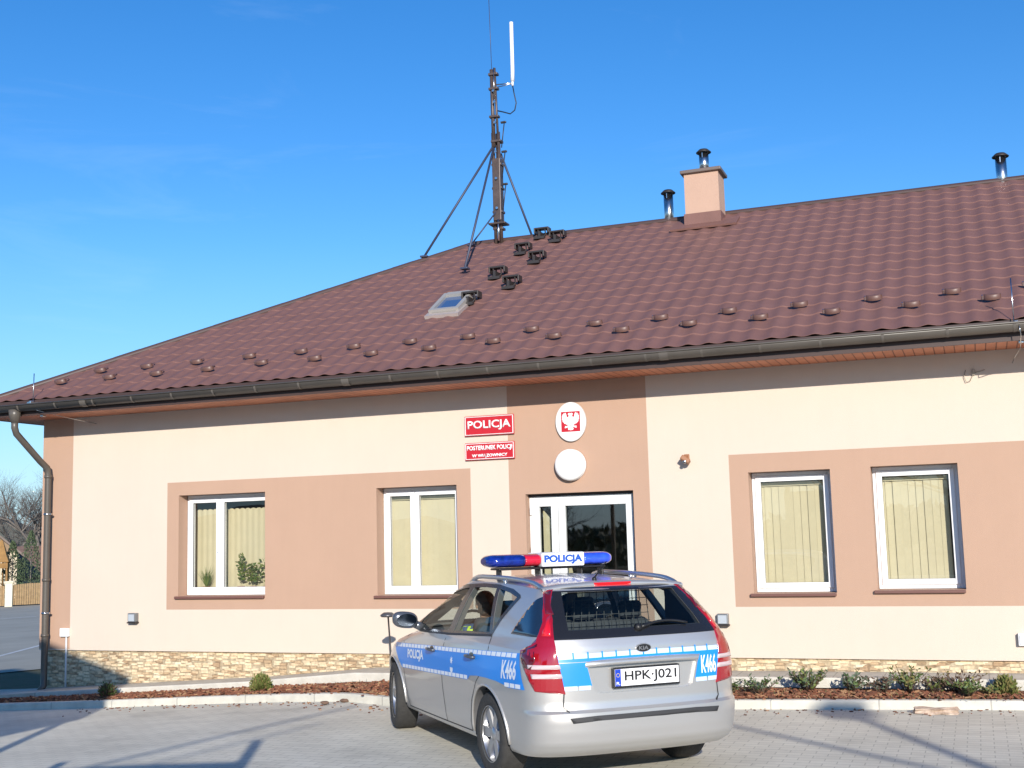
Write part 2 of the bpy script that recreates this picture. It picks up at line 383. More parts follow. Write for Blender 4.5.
def smooth_line(L, it=3):
    for _ in range(it): L = [L[0]]+[((a[0]+2*b[0]+c[0])/4, (a[1]+2*b[1]+c[1])/4) for a, b, c in zip(L, L[1:], L[2:])]+[L[-1]]
    return L
KD = smooth_line(densify(KL))
kb = brick_mat('kerb_blocks', [(.60, .575, .50), (.55, .53, .46)], (.38, .36, .32), 1.0, 2., 'XY', .008, .9, .3, 5, stain=.12)
ribbon_solid('kerb', KD, 0, .10, -.1, .085, kb)
bed = ribbon_solid('planting_bed', KD, .10, .95, -.1, .075, SOIL)
def az(x):  # apron top
    return g(x)+.165 if x < -7 else .175+min(1, (x+7)/8)*.05
mb = MB(); rows = []
for x in [-12.9, -12.5, -11.5, -10, -8.5, -7, -6.5, -5, -3, 0, 3, 7.6]:
    z = az(x); yf = -.50 if x > -12.2 else -.75
    rows.append([mb.bm.verts.new(v) for v in ((x, yf, z-.25), (x, yf, z), (x, .055, z), (x, .055, z-.25))])
for A, B in zip(rows, rows[1:]):
    for k in range(3): mb.bm.faces.new((A[k], B[k], B[k+1], A[k+1]))
mb.bm.faces.new(rows[0]); mb.bm.faces.new(rows[-1][::-1])
tag(mb.build('apron_path', APRON), kind='structure')
ribbon_solid('path_edging', [(x, -.56) for x in (-12.2, -10, -8.5, -7, -5, -3, 0, 3, 7.6)], 0, .055, -.1, .0, KERB)
ed = bpy.data.objects['path_edging']
for v in ed.data.vertices: v.co.z += (az(v.co.x)-g(v.co.x))+.004
# bark mulch: chips nobody could count
mb = MB()
for _ in range(9000):
    t = rnd.uniform(-12.4, 4.5)
    i = min(range(len(KD)), key=lambda k: abs(KD[k][0]-t)); y0 = KD[i][1]+.13; y1 = -.57
    if y1 <= y0: continue
    y = rnd.uniform(y0, y1); s_ = rnd.uniform(.012, .034)
    hill = .082+.03*sin(pi*(y-y0)/(y1-y0))
    M = Matrix.Translation((t, y, g(t)+hill+rnd.uniform(-.008, .012))) @ Matrix.Rotation(rnd.uniform(0, 6.3), 4, 'Z') @ Matrix.Rotation(rnd.gauss(0, .4), 4, 'X') @ Matrix.Rotation(rnd.gauss(0, .3), 4, 'Y')
    mb.box((-s_, -s_*.45, -.004), (s_, s_*.45, .006), rnd.choice((0, 0, 0, 1, 2)), M)
tag(mb.build('bark_mulch', BARK), kind='stuff')

mb = MB()
for _ in range(420):
    t = rnd.uniform(-10.5, 1.5); i = min(range(len(KD)), key=lambda k: abs(KD[k][0]-t)); y0 = KD[i][1]; y = y0+.08-abs(rnd.gauss(0, .28))
    onk = y > y0; s_ = rnd.uniform(.006, .018)
    M = Matrix.Translation((t, y, g(t)+(.088 if onk else .006))) @ Matrix.Rotation(rnd.uniform(0, 6.3), 4, 'Z') @ Matrix.Rotation(rnd.gauss(0, .15), 4, 'X')
    mb.box((-s_, -s_*.45, -.003), (s_, s_*.45, .004), rnd.choice((0, 1, 1, 2)), M)
tag(mb.build('scattered_chips', BARK), kind='stuff')

# ------------------------------------------------------------------ police station
XL, XR, YB, ZS = -12.21, 7.0, 9.15, 3.54
ST = empty('police_station', ((XL+XR)/2, 0, 0), 'long single storey cream and terracotta building with brown tiled hip roof', 'building')
OP = [(-9.915, -8.58, 1.06, 2.385), (-6.965, -5.875, 1.05, 2.37), (-4.985, -3.665, .22, 2.22), (-2.34, -1.457, 1.04, 2.365), (-1.035, -.157, 1.065, 2.372)]
BANDS = [(-10.10, -5.687, .885, 2.56), (-2.55, 5.2, .895, 2.57), (-5.19, -3.47, .345, ZS), (XL, -11.685, .36, ZS), (XR-.52, XR, .36, ZS)]
def zpl(x): return .355
xs = sorted({XL, XR}|{v for o in OP for v in o[:2]}|{v for b in BANDS for v in b[:2]})
zs = sorted({.35, ZS+.02}|{v for o in OP for v in o[2:]}|{v for b in BANDS for v in b[2:]})
zs = [z for z in zs if z >= .35]
mb = MB()
for xa, xb in zip(xs, xs[1:]):
    for za, zb in zip(zs, zs[1:]):
        cx, cz = (xa+xb)/2, (za+zb)/2
        if any(o[0] < cx < o[1] and o[2] < cz < o[3] for o in OP): continue
        mi = 1 if any(b[0] < cx < b[1] and b[2] < cz < b[3] for b in BANDS) else 0
        mb.poly([(xa, 0, za), (xb, 0, za), (xb, 0, zb), (xa, 0, zb)], mi)
for (a, b, c, d), r in zip(OP, (.19,)*5):
    mi = 1
    mb.poly([(a, 0, c), (a, r, c), (a, r, d), (a, 0, d)], mi); mb.poly([(b, 0, c), (b, r, c), (b, r, d), (b, 0, d)], mi)
    mb.poly([(a, 0, d), (b, 0, d), (b, r, d), (a, r, d)], mi)
    mb.poly([(a, 0, c), (b, 0, c), (b, r, c), (a, r, c)], mi)
# the other three sides, and the drip edge above the plinth
mb.poly([(XL, 0, .35), (XL, YB, .35), (XL, YB, ZS+.02), (XL, 0, ZS+.02)], 0)
mb.poly([(XR, 0, .35), (XR, YB, .35), (XR, YB, ZS+.02), (XR, 0, ZS+.02)], 0)
mb.poly([(XL, YB, .35), (XR, YB, .35), (XR, YB, ZS+.02), (XL, YB, ZS+.02)], 0)
mb.box((XL, 0.0005, .345), (-4.985, .06, .35), 0); mb.box((-3.665, .0005, .345), (XR, .06, .35), 0)
mb.build('wall', [CREAM, TERRA], ST, recalc=False)
mb = MB()
mb.box((XL+.04, .04, -.9), (-4.99, .3, .347)); mb.box((-3.66, .04, -.9), (XR-.04, .3, .347))
mb.box((XL+.04, .3, -.9), (XL+.3, YB-.04, .347)); mb.box((XR-.3, .3, -.9), (XR-.04, YB-.04, .347)); mb.box((XL+.3, YB-.3, -.9), (XR-.3, YB-.04, .347))
mb.box((-4.99, .05, -.4), (-3.66, .35, .22))
mb.build('plinth', STONE, ST)
# rooms behind the windows
mb = MB()
for a, b in ((-12, -7.7), (-7.6, -5.4), (-5.3, -3.3), (-3.2, -1.25), (-1.2, 3)):
    t = bmesh.new(); q = MB.__new__(MB); q.bm = t; q.box((a, .2, .3), (b, 4.2, 3.3)); t.faces.ensure_lookup_table()
    bmesh.ops.delete(t, geom=[f for f in t.faces if f.calc_center_median().y < .3], context='FACES'); mb.merge(t)
mb.build('interior', ROOM, ST)
# windows
def frame_box(mb, a, b, c, d, w_, y0, y1, mi=0):
    mb.rbox((a, y0, c), (a+w_, y1, d), .006, 2, mi); mb.rbox((b-w_, y0, c), (b, y1, d), .006, 2, mi)
    mb.rbox((a+w_-.001, y0, c), (b-w_+.001, y1, c+w_), .006, 2, mi); mb.rbox((a+w_-.001, y0, d-w_), (b-w_+.001, y1, d), .006, 2, mi)
GASK = mat('gasket', (.03, .03, .03), .6)
def window(o, split=None, blind=(0, 1), scallop=False):
    a, b, c, d = o
    mb = MB(); frame_box(mb, a+.002, b-.002, c+.002, d-.002, .055, .19, .25)
    sashes = [(a+.04, b-.04)] if not split else [(a+.04, split-.002), (split+.002, b-.04)]
    f = None
    for s0, s1 in sashes:
        frame_box(mb, s0, s1, c+.045, d-.045, .06, .172, .235)
    f = mb.build('window', WHITE, ST); f['label'] = 'white plastic window'
    mg = MB(); mk = MB()
    for s0, s1 in sashes:
        mg.poly([(s0+.055, .205, c+.1), (s1-.055, .205, c+.1), (s1-.055, .205, d-.1), (s0+.055, .205, d-.1)])
        frame_box(mk, s0+.055, s1-.055, c+.1, d-.1, .007, .184, .2)
    mg.build('pane', GLASS, f); mk.build('gasket', GASK, f)
    if split:
        mh = MB(); mh.rbox((split-.03, .15, (c+d)/2-.02), (split-.012, .172, (c+d)/2+.02), .004); mh.rbox((split-.03, .135, (c+d)/2-.1), (split-.014, .15, (c+d)/2+.015), .006)
        mh.build('handle', WHITE, f)
    ms = MB(); ms.rbox((a-.035, -.045, c-.035), (b-.004, .19, c-.002), .006)
    if True: ms.build('sill', SILL, f)
    # vertical slat blind
    mbb = MB(); x0, x1 = a+.04+(b-a-.08)*blind[0]-(.12 if split else 0), a+.04+(b-a-.08)*blind[1]
    top = d-.10
    if scallop:
        n_ = 160; rows = []
        for i in range(n_+1):
            x = x0+(x1-x0)*i/n_; yy = .40+.003*sin(x*70); zt = top-.10+.018*abs(sin((x-x0)*pi/.085))
            rows.append((mbb.bm.verts.new((x, yy, c-.05)), mbb.bm.verts.new((x, yy, zt))))
        for A, B in zip(rows, rows[1:]): mbb.bm.faces.new((A[0], B[0], B[1], A[1])).smooth = True
    else:
        x = x0
        while x < x1-.02:
            aw = R(7+rnd.uniform(-4, 7)); ca, sa = cos(aw), sin(aw); ww = .088
            dy = rnd.uniform(-.003, .003)
            pts = []
            mbb.poly([(x, .30+dy, c-.02), (x+ww*ca, .30+dy+ww*sa*.8, c-.02), (x+ww*ca, .30+dy+ww*sa*.8, top-.06), (x, .30+dy, top-.06)])
            x += .079
        mbb.rbox((x0, .285, top-.055), (x1, .33, top-.01), .005)
    mbb.build('blind', BLIND, f, recalc=False)
    return f
window(OP[0], split=-9.385, blind=(0, 1), scallop=True)
window(OP[1], split=-6.525)
window(OP[3], blind=(0, .92))
window(OP[4], blind=(0, .90))
# door
a, b, c, d = OP[2]
DW = mat('door_white', (.72, .73, .72), .4)
mb = MB(); frame_box(mb, a+.002, b-.035, c, d-.03, .055, .12, .18)
mb.box((b-.034, .10, c), (b-.001, .18, d-.001), 1); mb.box((a+.002, .10, d-.029), (b-.035, .18, d-.001), 1)
sp = -4.62
for s0, s1 in ((a+.045, sp-.003), (sp+.003, b-.08)):
    wd = .085
    mb.rbox((s0, .105, c+.02), (s0+wd, .165, d-.075), .006); mb.rbox((s1-(wd if s1 < sp else .045), .105, c+.02), (s1, .165, d-.075), .006)
    we = wd if s1 < sp else .045; mb.rbox((s0+wd, .105, d-.15), (s1-we, .165, d-.075), .006); mb.rbox((s0+wd, .105, c+.02), (s1-we, .165, c+.35), .006); mb.rbox((s0+wd, .105, 1.1), (s1-we, .165, 1.2), .006)
dr = mb.build('door', [DW, DARKM], ST)
mb = MB()
for s0, s1 in ((a+.13, sp-.088), (sp+.088, b-.125)):
    for z0, z1 in ((c+.35, 1.1), (1.2, d-.15)): mb.poly([(s0, .135, z0), (s1, .135, z0), (s1, .135, z1), (s0, .135, z1)])
mb.build('pane', glass('door_glass', (.90, .93, .88), 1.5, .015, .10), dr)
mb = MB(); mb.tube([(sp+.05, .105, 1.25), (sp+.05, .06, 1.25), (sp+.05, .06, 1.25+.001), (sp+.17, .06, 1.25)], .01); mb.build('handle', METAL, dr)
for z in (2.02, 1.55, .5): mb = MB(); mb.rbox((a+.015, .09, z-.05), (a+.04, .122, z+.05), .008); mb.build('hinge', WHITE, dr)
mb = MB()
mb.poly([(a+.13, .24, c), (sp-.14, .26, c), (sp-.14, .26, 1.92), (a+.13, .24, 2.04)]); mb.poly([(sp+.05, .3, c), (sp+.30, .3, c), (sp+.05, .3, 1.55)])
mb.build('blind', BLIND, dr, recalc=False)

# roof ------------------------------------------------------------
OE = .66; T = .536; ZE = 3.728; YR = (YB)/2; ZR = ZE+T*(YR+OE); XCL = XL-.50; XCR = XR+.5; HL = YR+OE
cs = 1/math.sqrt(1+T*T)
def tile_h(u, v):
    ph = (u/.225) % 1.0
    wv = (.5+.5*cos(2*pi*ph)); wv = wv**1.3
    fr = (v/.35) % 1.0
    return .020*wv+.010*(1-fr)
def roof_plane(corner, du_, up_, length, run, x_lo, x_hi, fine):
    """corner: start of eave, du_: along eave, up_: horizontal inward; clip by planes later"""
    bm = bmesh.new(); corner = Vector(corner); du_ = Vector(du_); up3 = Vector((up_[0]*cs, up_[1]*cs, T*cs)); nrm = du_.cross(up3); nrm = nrm if nrm.z > 0 else -nrm
    st = .028 if fine else .1125
    us = [x_lo+st*i for i in range(int((x_hi-x_lo)/st)+2)]; sl = run/cs
    vs_ = []; k = 0
    while k*.35 < sl:
        for q in ((0, .003, .022, .12, .24, .33, .347) if fine else (0, .02, .34)):
            if k*.35+q < sl: vs_.append(k*.35+q)
        k += 1
    vs_.append(sl)
    grid = [[bm.verts.new(corner+du_*u+up3*v+nrm*tile_h(u, min(v+ (1e-5 if True else 0), sl))) for u in us] for v in vs_]
    for A, B in zip(grid, grid[1:]):
        for i in range(len(us)-1): bm.faces.new((A[i], A[i+1], B[i+1], B[i])).smooth = True
    return bm
def clip(bm, co, no):
    bmesh.ops.bisect_plane(bm, geom=bm.verts[:]+bm.edges[:]+bm.faces[:], plane_co=co, plane_no=no, clear_outer=True)
LEN = XCR-XCL; WID = YB+2*OE
RUN = HL
mb = MB()
f = roof_plane((XCL, -OE, ZE), (1, 0, 0), (0, 1), LEN, RUN, 0, LEN, True)
# hip planes: on the left the run across (in x) equals the run along y
clip(f, (XCL, -OE, 0), (-1, 1, 0)); clip(f, (XCR, -OE, 0), (1, 1, 0)); mb.merge(f)
f = roof_plane((XCL, YB+OE, ZE), (1, 0, 0), (0, -1), LEN, RUN, 0, LEN, False)
clip(f, (XCL, YB+OE, 0), (-1, -1, 0)); clip(f, (XCR, YB+OE, 0), (1, -1, 0)); mb.merge(f)
f = roof_plane((XCL, -OE, ZE), (0, 1, 0), (1, 0), WID, RUN, 0, WID, False)
clip(f, (XCL, -OE, 0), (1, -1, 0)); clip(f, (XCL, YB+OE, 0), (1, 1, 0)); mb.merge(f)
f = roof_plane((XCR, -OE, ZE), (0, 1, 0), (-1, 0), WID, RUN, 0, WID, False)
clip(f, (XCR, -OE, 0), (-1, -1, 0)); clip(f, (XCR, YB+OE, 0), (-1, 1, 0)); mb.merge(f)
roof = mb.build('roof', ROOF, ST)
so_ = roof.modifiers.new('thick', 'SOLIDIFY'); so_.thickness = .006; so_.offset = -1
def roofpt(x, y): return Vector((x, y, ZE+T*(y+OE)+.03))
A1 = Vector((XCL+HL, YR, ZR)); A2 = Vector((XCR-HL, YR, ZR))
mb = MB()
def cap(p, q):
    n_ = max(2, int((Vector(q)-Vector(p)).length/.36)); P = [Vector(p).lerp(Vector(q), i/n_) for i in range(n_+1)]
    for a_, b_ in zip(P, P[1:]):
        mb.tube([a_+Vector((0, 0, .005)), b_+Vector((0, 0, .005))], .052, 10, cap=False)
cap(A1, A2)
for co, ap in (((XCL, -OE, ZE), A1), ((XCL, YB+OE, ZE), A1), ((XCR, -OE, ZE), A2), ((XCR, YB+OE, ZE), A2)): cap(co, ap)
mb.build('ridge_cap', RIDGE, roof)
# snow guards in two staggered rows
def guard_bm():
    t = MB(); n_ = 9
    rows = []
    for i in range(n_+1):
        al = pi*i/n_; r1 = .085
        x = -cos(al)*r1
        yb = sin(al)*.055
        rows.append([t.bm.verts.new(v) for v in ((x, -yb, .0), (x*.92, -yb*.92-.005, .052), (x*.8, -yb*.7, .058))])
    for A, B in zip(rows, rows[1:]):
        for k in range(2): t.bm.faces.new((A[k], B[k], B[k+1], A[k+1])).smooth = True
    t.box((-.012, -.03, .0), (.012, .16, .006)); t.box((-.088, -.012, .0), (.088, .012, .05))
    t.rbox((-.105, -.02, .0), (-.075, .02, .045), .006, 2, 1)
    t.bm.transform(Matrix.Rotation(math.atan(T), 4, 'X'))
    return t
gm = mat('snow_guard', (.135, .070, .056), .45, spec=.5)
g0 = None
for k in range(50):
    x = -11.71+.4005*k
    if x > XCR-1.2: break
    y = (-.21 if k % 2 == 0 else .08)+(.04 if x > -9 else 0)+(.05 if x > -5.6 else 0)-(.02 if x > -1.5 else 0)
    if g0 is None:
        t = guard_bm(); g0 = t.build('snow_guard', [gm, METAL], roof, recalc=False); o = g0; base = Vector(o.location)
    else: o = g0.copy(); COL.objects.link(o)
    o.location = base+roofpt(x+rnd.uniform(-.02, .02), y+rnd.uniform(-.01, .01))+Vector((0, 0, .012))
# roof steps
def step_bm():
    t = MB()
    t.rbox((-.12, -.07, .105), (.12, .08, .118), .004)
    for yy in (-.05, 0, .05): t.rbox((-.12, yy-.006, .118), (.12, yy+.006, .135), .003)
    t.rbox((-.125, -.07, .04), (-.105, .08, .13), .004); t.rbox((.105, -.07, .04), (.125, .08, .13), .004)
    for sx in (-.06, .06): t.tube([(sx, .07, .11), (sx, .11, .03)], .012, 6); t.tube([(sx, -.05, .11), (sx, -.02, .02), (sx, -.16, -.07)], .012, 6)
    t.box((-.09, -.19, -.085), (.09, -.12, -.045)); t.box((-.02, -.16, -.07), (.02, .1, .04))
    return t
s0 = None
for x, y in ((-6.27, 1.55), (-6.28, 2.60), (-6.29, 3.72), (-6.24, 4.50), (-5.87, 2.08), (-5.87, 3.17), (-5.88, 4.2)):
    if s0 is None: s0 = step_bm().build('roof_step', DARKM, roof); o = s0; base = Vector(o.location)
    else: o = s0.copy(); COL.objects.link(o)
    o.location = base+roofpt(x, y)
# soffit, fascia, gutters
mb = MB(); mb.box((XCL+.02, -OE+.02, ZS-.012), (XCR-.02, YB+OE-.02, ZS+.03)); mb.build('soffit', SOFFIT, ST)
mb = MB()
x0, x1, y0, y1 = XCL, XCR, -OE, YB+OE
mb.box((x0, y0, ZS-.02), (x1, y0+.02, ZE-.0)); mb.box((x0, y1-.02, ZS-.02), (x1, y1, ZE)); mb.box((x0, y0+.02, ZS-.02), (x0+.02, y1-.02, ZE)); mb.box((x1-.02, y0+.02, ZS-.02), (x1, y1-.02, ZE))
mb.build('fascia', mat('fascia_brown', (.06, .035, .03), .5), ST)
def gutter(p, q, inward, name='gutter'):
    p, q = Vector(p), Vector(q); iw = Vector((*inward, 0)); r = .082
    mb = MB(); rows = []
    n_ = 12
    for P in (p, q):
        ring = []
        for rr, sg in ((r, 1), (r-.004, -1)):
            for i in range(n_+1):
                al = pi*(i if sg > 0 else n_-i)/n_
                ring.append(mb.bm.verts.new(P+iw*(-cos(al)*rr)-Vector((0, 0, sin(al)*rr))))
        rows.append(ring)
    L = len(rows[0])
    for k in range(L): mb.bm.faces.new((rows[0][k], rows[0][(k+1)%L], rows[1][(k+1)%L], rows[1][k])).smooth = True
    for rg in rows: mb.bm.faces.new(rg)
    mb.tube([p-iw*(r+.004)+Vector((0, 0, .0)), q-iw*(r+.004)+Vector((0, 0, .0))], .010, 8)
    o = mb.build(name, GUTTER, ST)
    Ln = (q-p).length; k = 0; D = (q-p).normalized(); BK = mat('bracket', (.13, .115, .10), .35)
    def band(c_, hw_, rr_, nm):
        mk = MB(); pts = [c_-iw*(cos(pi*i/10)*(r+rr_))-Vector((0, 0, sin(pi*i/10)*(r+rr_))) for i in range(11)]
        rows = [(mk.bm.verts.new(p_-D*hw_), mk.bm.verts.new(p_+D*hw_)) for p_ in pts]
        for A, B in zip(rows, rows[1:]): mk.bm.faces.new((A[0], A[1], B[1], B[0])).smooth = True
        mk.build(nm, BK, o, recalc=False)
    while .3+k*.62 < Ln: band(p+D*(.3+k*.62), .013, .003, 'gutter_bracket'); k += 1
    k = 0
    while 2.+k*3.9 < Ln: band(p+D*(2.+k*3.9), .05, .005, 'gutter_joint'); k += 1
    return o
GZ = 3.672
gutter((XCL-.14, -OE-.075, GZ-.02), (XCR+.14, -OE-.075, GZ+.02), (0, 1))
gutter((XCL-.075, YB+OE+.14, GZ-.04), (XCL-.075, -OE-.14, GZ-.04), (1, 0))
gutter((XCR+.075, -OE-.14, GZ), (XCR+.075, YB+OE+.14, GZ), (-1, 0))
# downpipe
mb = MB(); X0 = -12.04
mb.tube([(X0, -.735, 3.60), (X0, -.735, 3.52), (X0, -.735, 3.42)], [.085, .075, .045], 14)
mb.tube([(X0, -.735, 3.46), (X0, -.735, 3.36), (X0, -.70, 3.28), (X0+.005, -.25, 2.93), (X0+.01, -.12, 2.84), (X0+.015, -.10, 2.74), (X0+.015, -.10, 0.1), (X0+.015, -.10, -.12), (X0+.015, -.17, -.19)], .045, 14)
for z in (2.72, 1.3, .55): mb.tube([(X0+.015, -.10, z-.02), (X0+.015, -.10, z+.02)], .053, 14)
dp = mb.build('downpipe', GUTTER, ST)
for z in (2.2, .85): mb = MB(); mb.tube([(X0+.015, -.10, z-.012), (X0+.015, -.10, z+.012)], .052, 12); mb.tube([(X0+.015, -.1, z), (X0+.015, 0.0, z)], .008, 6); mb.rbox((X0+.055, -.115, z-.012), (X0+.09, -.085, z+.012), .003); mb.build('pipe_clamp', METAL, dp)
# skylight
sk = bpy.data.objects.new('skylight', None); COL.objects.link(sk); sk.parent = ST; sk.location = roofpt(-6.50, 1.44)-Vector(ST.location)
MR = Matrix.Translation(roofpt(-6.50, 1.44)) @ Matrix.Rotation(math.atan(T), 4, 'X') @ Matrix.Diagonal((.82, .82, .9, 1))
ang = math.atan(T)
mb = MB(); t = bmesh.new(); q = MB.__new__(MB); q.bm = t
q.box((-.30, -.56, -.02), (.30, -.44, .03)); q.box((-.30, .36, -.02), (.30, .46, .03)); q.box((-.30, -.44, -.02), (-.22, .36, .03)); q.box((.22, -.44, -.02), (.30, .36, .03))
mb.merge(t, MR); mb.build('flashing', mat('lead_flashing', (.50, .43, .40), .5, metal=.4), sk)
mb = MB(); t = bmesh.new(); q = MB.__new__(MB); q.bm = t
# opened dome frame, tilted up
q.box((-.27, -.42, .0), (-.20, .36, .10)); q.box((.20, -.42, 0), (.27, .36, .10)); q.box((-.20, -.42, 0), (.20, -.35, .10)); q.box((-.20, .25, 0), (.20, .36, .11))
mb.merge(t, MR @ Matrix.Rotation(R(3), 4, 'X')); mb.build('frame', mat('skylight_frame', (.42, .40, .37), .45, metal=.3), sk)
mb = MB(); t = bmesh.new(); q = MB.__new__(MB); q.bm = t; q.box((-.20, -.35, .03), (.20, .25, .06)); mb.merge(t, MR @ Matrix.Rotation(R(3), 4, 'X'))
mb.build('pane', mat('skylight_pane', (.05, .10, .22), .05, spec=1.), sk)
# chimney
mb = MB(); cx0, cx1, cy0, cy1 = -3.79, -3.27, 4.05, 4.50
mb.box((cx0, cy0, 6.1), (cx1, cy1, 7.09)); ch = mb.build('chimney', mat('chimney_stucco', (.50, .33, .245), .9, var=.04, vscale=2, bump=.2, bscale=90), ST)
mb = MB(); mb.rbox((cx0-.05, cy0-.05, 7.09), (cx1+.05, cy1+.05, 7.145), .012); mb.build('chimney_cap', mat('cap_brown', (.15, .115, .10), .55), ch)
mb = MB(); mb.box((cx0-.02, cy0-.02, 6.2), (cx1+.02, cy1+.02, 6.47))
t = bmesh.new(); q = MB.__new__(MB); q.bm = t; q.box((-.5, -.12, .0), (.5, .25, .03)); mb.merge(t, Matrix.Translation(roofpt(-3.5, cy0-.08)) @ Matrix.Rotation(ang, 4, 'X')); mb.build('chimney_flashing', ROOF, ch)
def flue(x, y, z0, z1, r=.075, par=ST):
    mb = MB(); mb.lathe([(0, z0), (r, z0), (r, z1-.075), (r*.0, z1-.075)], Matrix.Translation((x, y, 0)), 20)
    for k in range(3): al = k*2.1+.4; mb.box((x+cos(al)*r*.92-.006, y+sin(al)*r*.92-.006, z1-.14), (x+cos(al)*r*.92+.006, y+sin(al)*r*.92+.006, z1-.03))
    f_ = mb.build('flue', METAL, par)
    if par is ST:
        mb = MB(); mb.lathe([(0, z1+.02), (r*.9, z1), (r*1.55, z1-.045), (r*1.5, z1-.055), (0, z1-.02)], Matrix.Translation((x, y, 0)), 20); mb.build('flue_cap', DARKM, f_)
    return f_
flue(-4.17, 4.60, 6.4, 7.04); flue(.66, 4.60, 6.35, 6.95)
flue(-3.53, 4.34, 7.15, 7.53, .075, ST)
# lightning rods and strap on the eave
for x, zt in ((.47, 4.14), (-11.75, 4.08)):
    mb = MB(); mb.tube([(x, -.72, 3.66), (x, -.71, zt)], .006, 6); mb.rbox((x-.05, -.78, 3.655), (x+.03, -.66, 3.69), .006); mb.rbox((x+.0, -.80, 3.64), (x+.035, -.74, 3.70), .006)
    mb.tube([(x+.04, -.81, 3.66), (x+.05, -.815, 3.55), (x+.05, -.6, 3.50), (x+.06, -.3, 3.50), (x+.0, -.1, 3.42), (x-.02, -.01, 3.38)] if x > 0 else [(x, -.8, 3.66), (x+.1, -.75, 3.57), (x+.25, -.4, 3.5), (x+.5, -.05, 3.42)], .005, 6)
    mb.rbox((x+.03, -.62, 3.50), (x+.08, -.56, 3.545), .004)
    tag(mb.build('lightning_rod', METAL), ('thin lightning rod standing on the gutter at the right edge of the photo' if x > 0 else 'thin lightning rod standing on the gutter above the downpipe'), 'lightning rod', 'lightning rods along the gutter')
mb = MB(); mb.tube([(-.01, -.01, 3.34), (-.03, -.02, 3.27), (-.01, -.025, 3.21), (.03, -.02, 3.22), (.07, -.01, 3.30)], .004, 6); mb.rbox((.05, -.03, 3.28), (.08, -.0, 3.34), .004); mb.tube([(.07, -.01, 3.30), (.18, -.01, 3.33)], .004, 6)
tag(mb.build('wire_loop', mat('wire', (.35, .30, .24), .6)), 'loose loop of thin wire hanging from the cream wall under the eave', 'wire')

# ------------------------------------------------------------------ things on the wall
mb = MB(); mb.rbox((-5.737, -.035, 2.945), (-5.095, -.012, 3.187), .006); 
bd = mb.build('police_sign', REDS); tag(bd, 'larger red sign with white word POLICJA on the cream wall', 'sign')
bd.location = (0, 0, 0)
mb = MB(); wall_text(mb, 'POLICJA', -5.416, 3.066, .56, .125, -.036, .022); mb.build('lettering', WHITES, bd)
mb = MB(); frame_box(mb, -5.728, -5.104, 2.954, 3.178, .008, -.0385, -.0345); mb.build('border', WHITES, bd)
mb = MB(); mb.rbox((-5.737, -.035, 2.652), (-5.095, -.012, 2.862), .006); bd = mb.build('station_name_sign', REDS)
tag(bd, 'smaller red name sign with two lines of white lettering below the POLICJA sign', 'sign')
mb = MB(); wall_text(mb, 'POSTERUNEK POLICJI', -5.416, 2.79, .585, .072, -.036, .03); wall_text(mb, 'W WIĄZOWNICY', -5.416, 2.70, .46, .05, -.036, .035); mb.build('lettering', WHITES, bd)
mb = MB(); frame_box(mb, -5.728, -5.104, 2.661, 2.853, .007, -.0385, -.0345); mb.build('border', WHITES, bd)
# emblem
def ellipse(mb, cx, cz, rx, rz, y0, y1, mi=0, n=48):
    mb.prism([(cx+rx*cos(2*pi*k/n), cz+rz*sin(2*pi*k/n)) for k in range(n)], lambda a, b, h: (a, h, b), y0, y1, mi)
mb = MB(); ellipse(mb, -4.378, 3.048, .190, .233, -.014, -.034)
em = mb.build('eagle_emblem', mat('emblem_rim', (.55, .52, .5), .4)); tag(em, 'white oval plate with white eagle on red square above the door', 'emblem')
mb = MB(); ellipse(mb, -4.378, 3.048, .181, .224, -.034, -.038); mb.build('oval_plate', WHITES, em)
mb = MB(); mb.box((-4.495, -.0405, 2.93), (-4.262, -.0382, 3.168)); mb.build('red_field', REDS, em)
half = [(0, .098), (.012, .104), (.026, .098), (.032, .086), (.022, .080), (.020, .066), (.030, .052), (.044, .060), (.050, .092), (.062, .112), (.070, .094), (.080, .106), (.084, .086), (.094, .092), (.095, .068), (.102, .066), (.098, .044), (.103, .034), (.093, .018), (.094, .002), (.080, -.008), (.074, -.022), (.060, -.022), (.050, -.034), (.036, -.030), (.034, -.045), (.052, -.052), (.068, -.047), (.066, -.060), (.074, -.072), (.058, -.074), (.044, -.068), (.024, -.064), (.034, -.084), (.024, -.100), (.010, -.094), (0, -.106)]
pts = half+[(-x, z) for x, z in half[-2:0:-1]]
mb = MB(); ep = [Vector((-4.378+x*1.04, 3.048+z, 0)) for x, z in pts]; ev = [mb.bm.verts.new((v.x, -.0418, v.y)) for v in ep]
for t_ in tessellate_polygon([ep]): mb.bm.faces.new([ev[i] for i in t_])
mb.build('eagle', WHITES, em)
mb = MB(); ellipse(mb, -4.44, 3.048, .004, .03, -.0436, -.0431); ellipse(mb, -4.316, 3.048, .004, .03, -.0436, -.0431); ellipse(mb, -4.378, 3.0, .006, .02, -.0436, -.0431); mb.build('eagle_detail', mat('eagle_grey', (.7, .45, .42), .5), em)
# round lamp
lm = empty('round_wall_lamp', (-4.397, 0, 2.54), 'round white disc lamp on the terracotta wall above the door', 'wall lamp')
MX = Matrix.Translation((-4.397, 0, 2.54)) @ Matrix.Rotation(R(90), 4, 'X')
mb = MB(); mb.lathe([(0, 0.003), (.186, 0.003), (.186, .05), (0, .05)], MX, 40); mb.build('lamp_base', WHITE, lm)
mb = MB(); mb.lathe([(.184, .052), (.186, .06), (.182, .080), (.165, .098), (.12, .112), (.06, .118), (0, .12)], MX, 48); mb.build('diffuser', mat('opal', (.86, .86, .84), .3), lm)
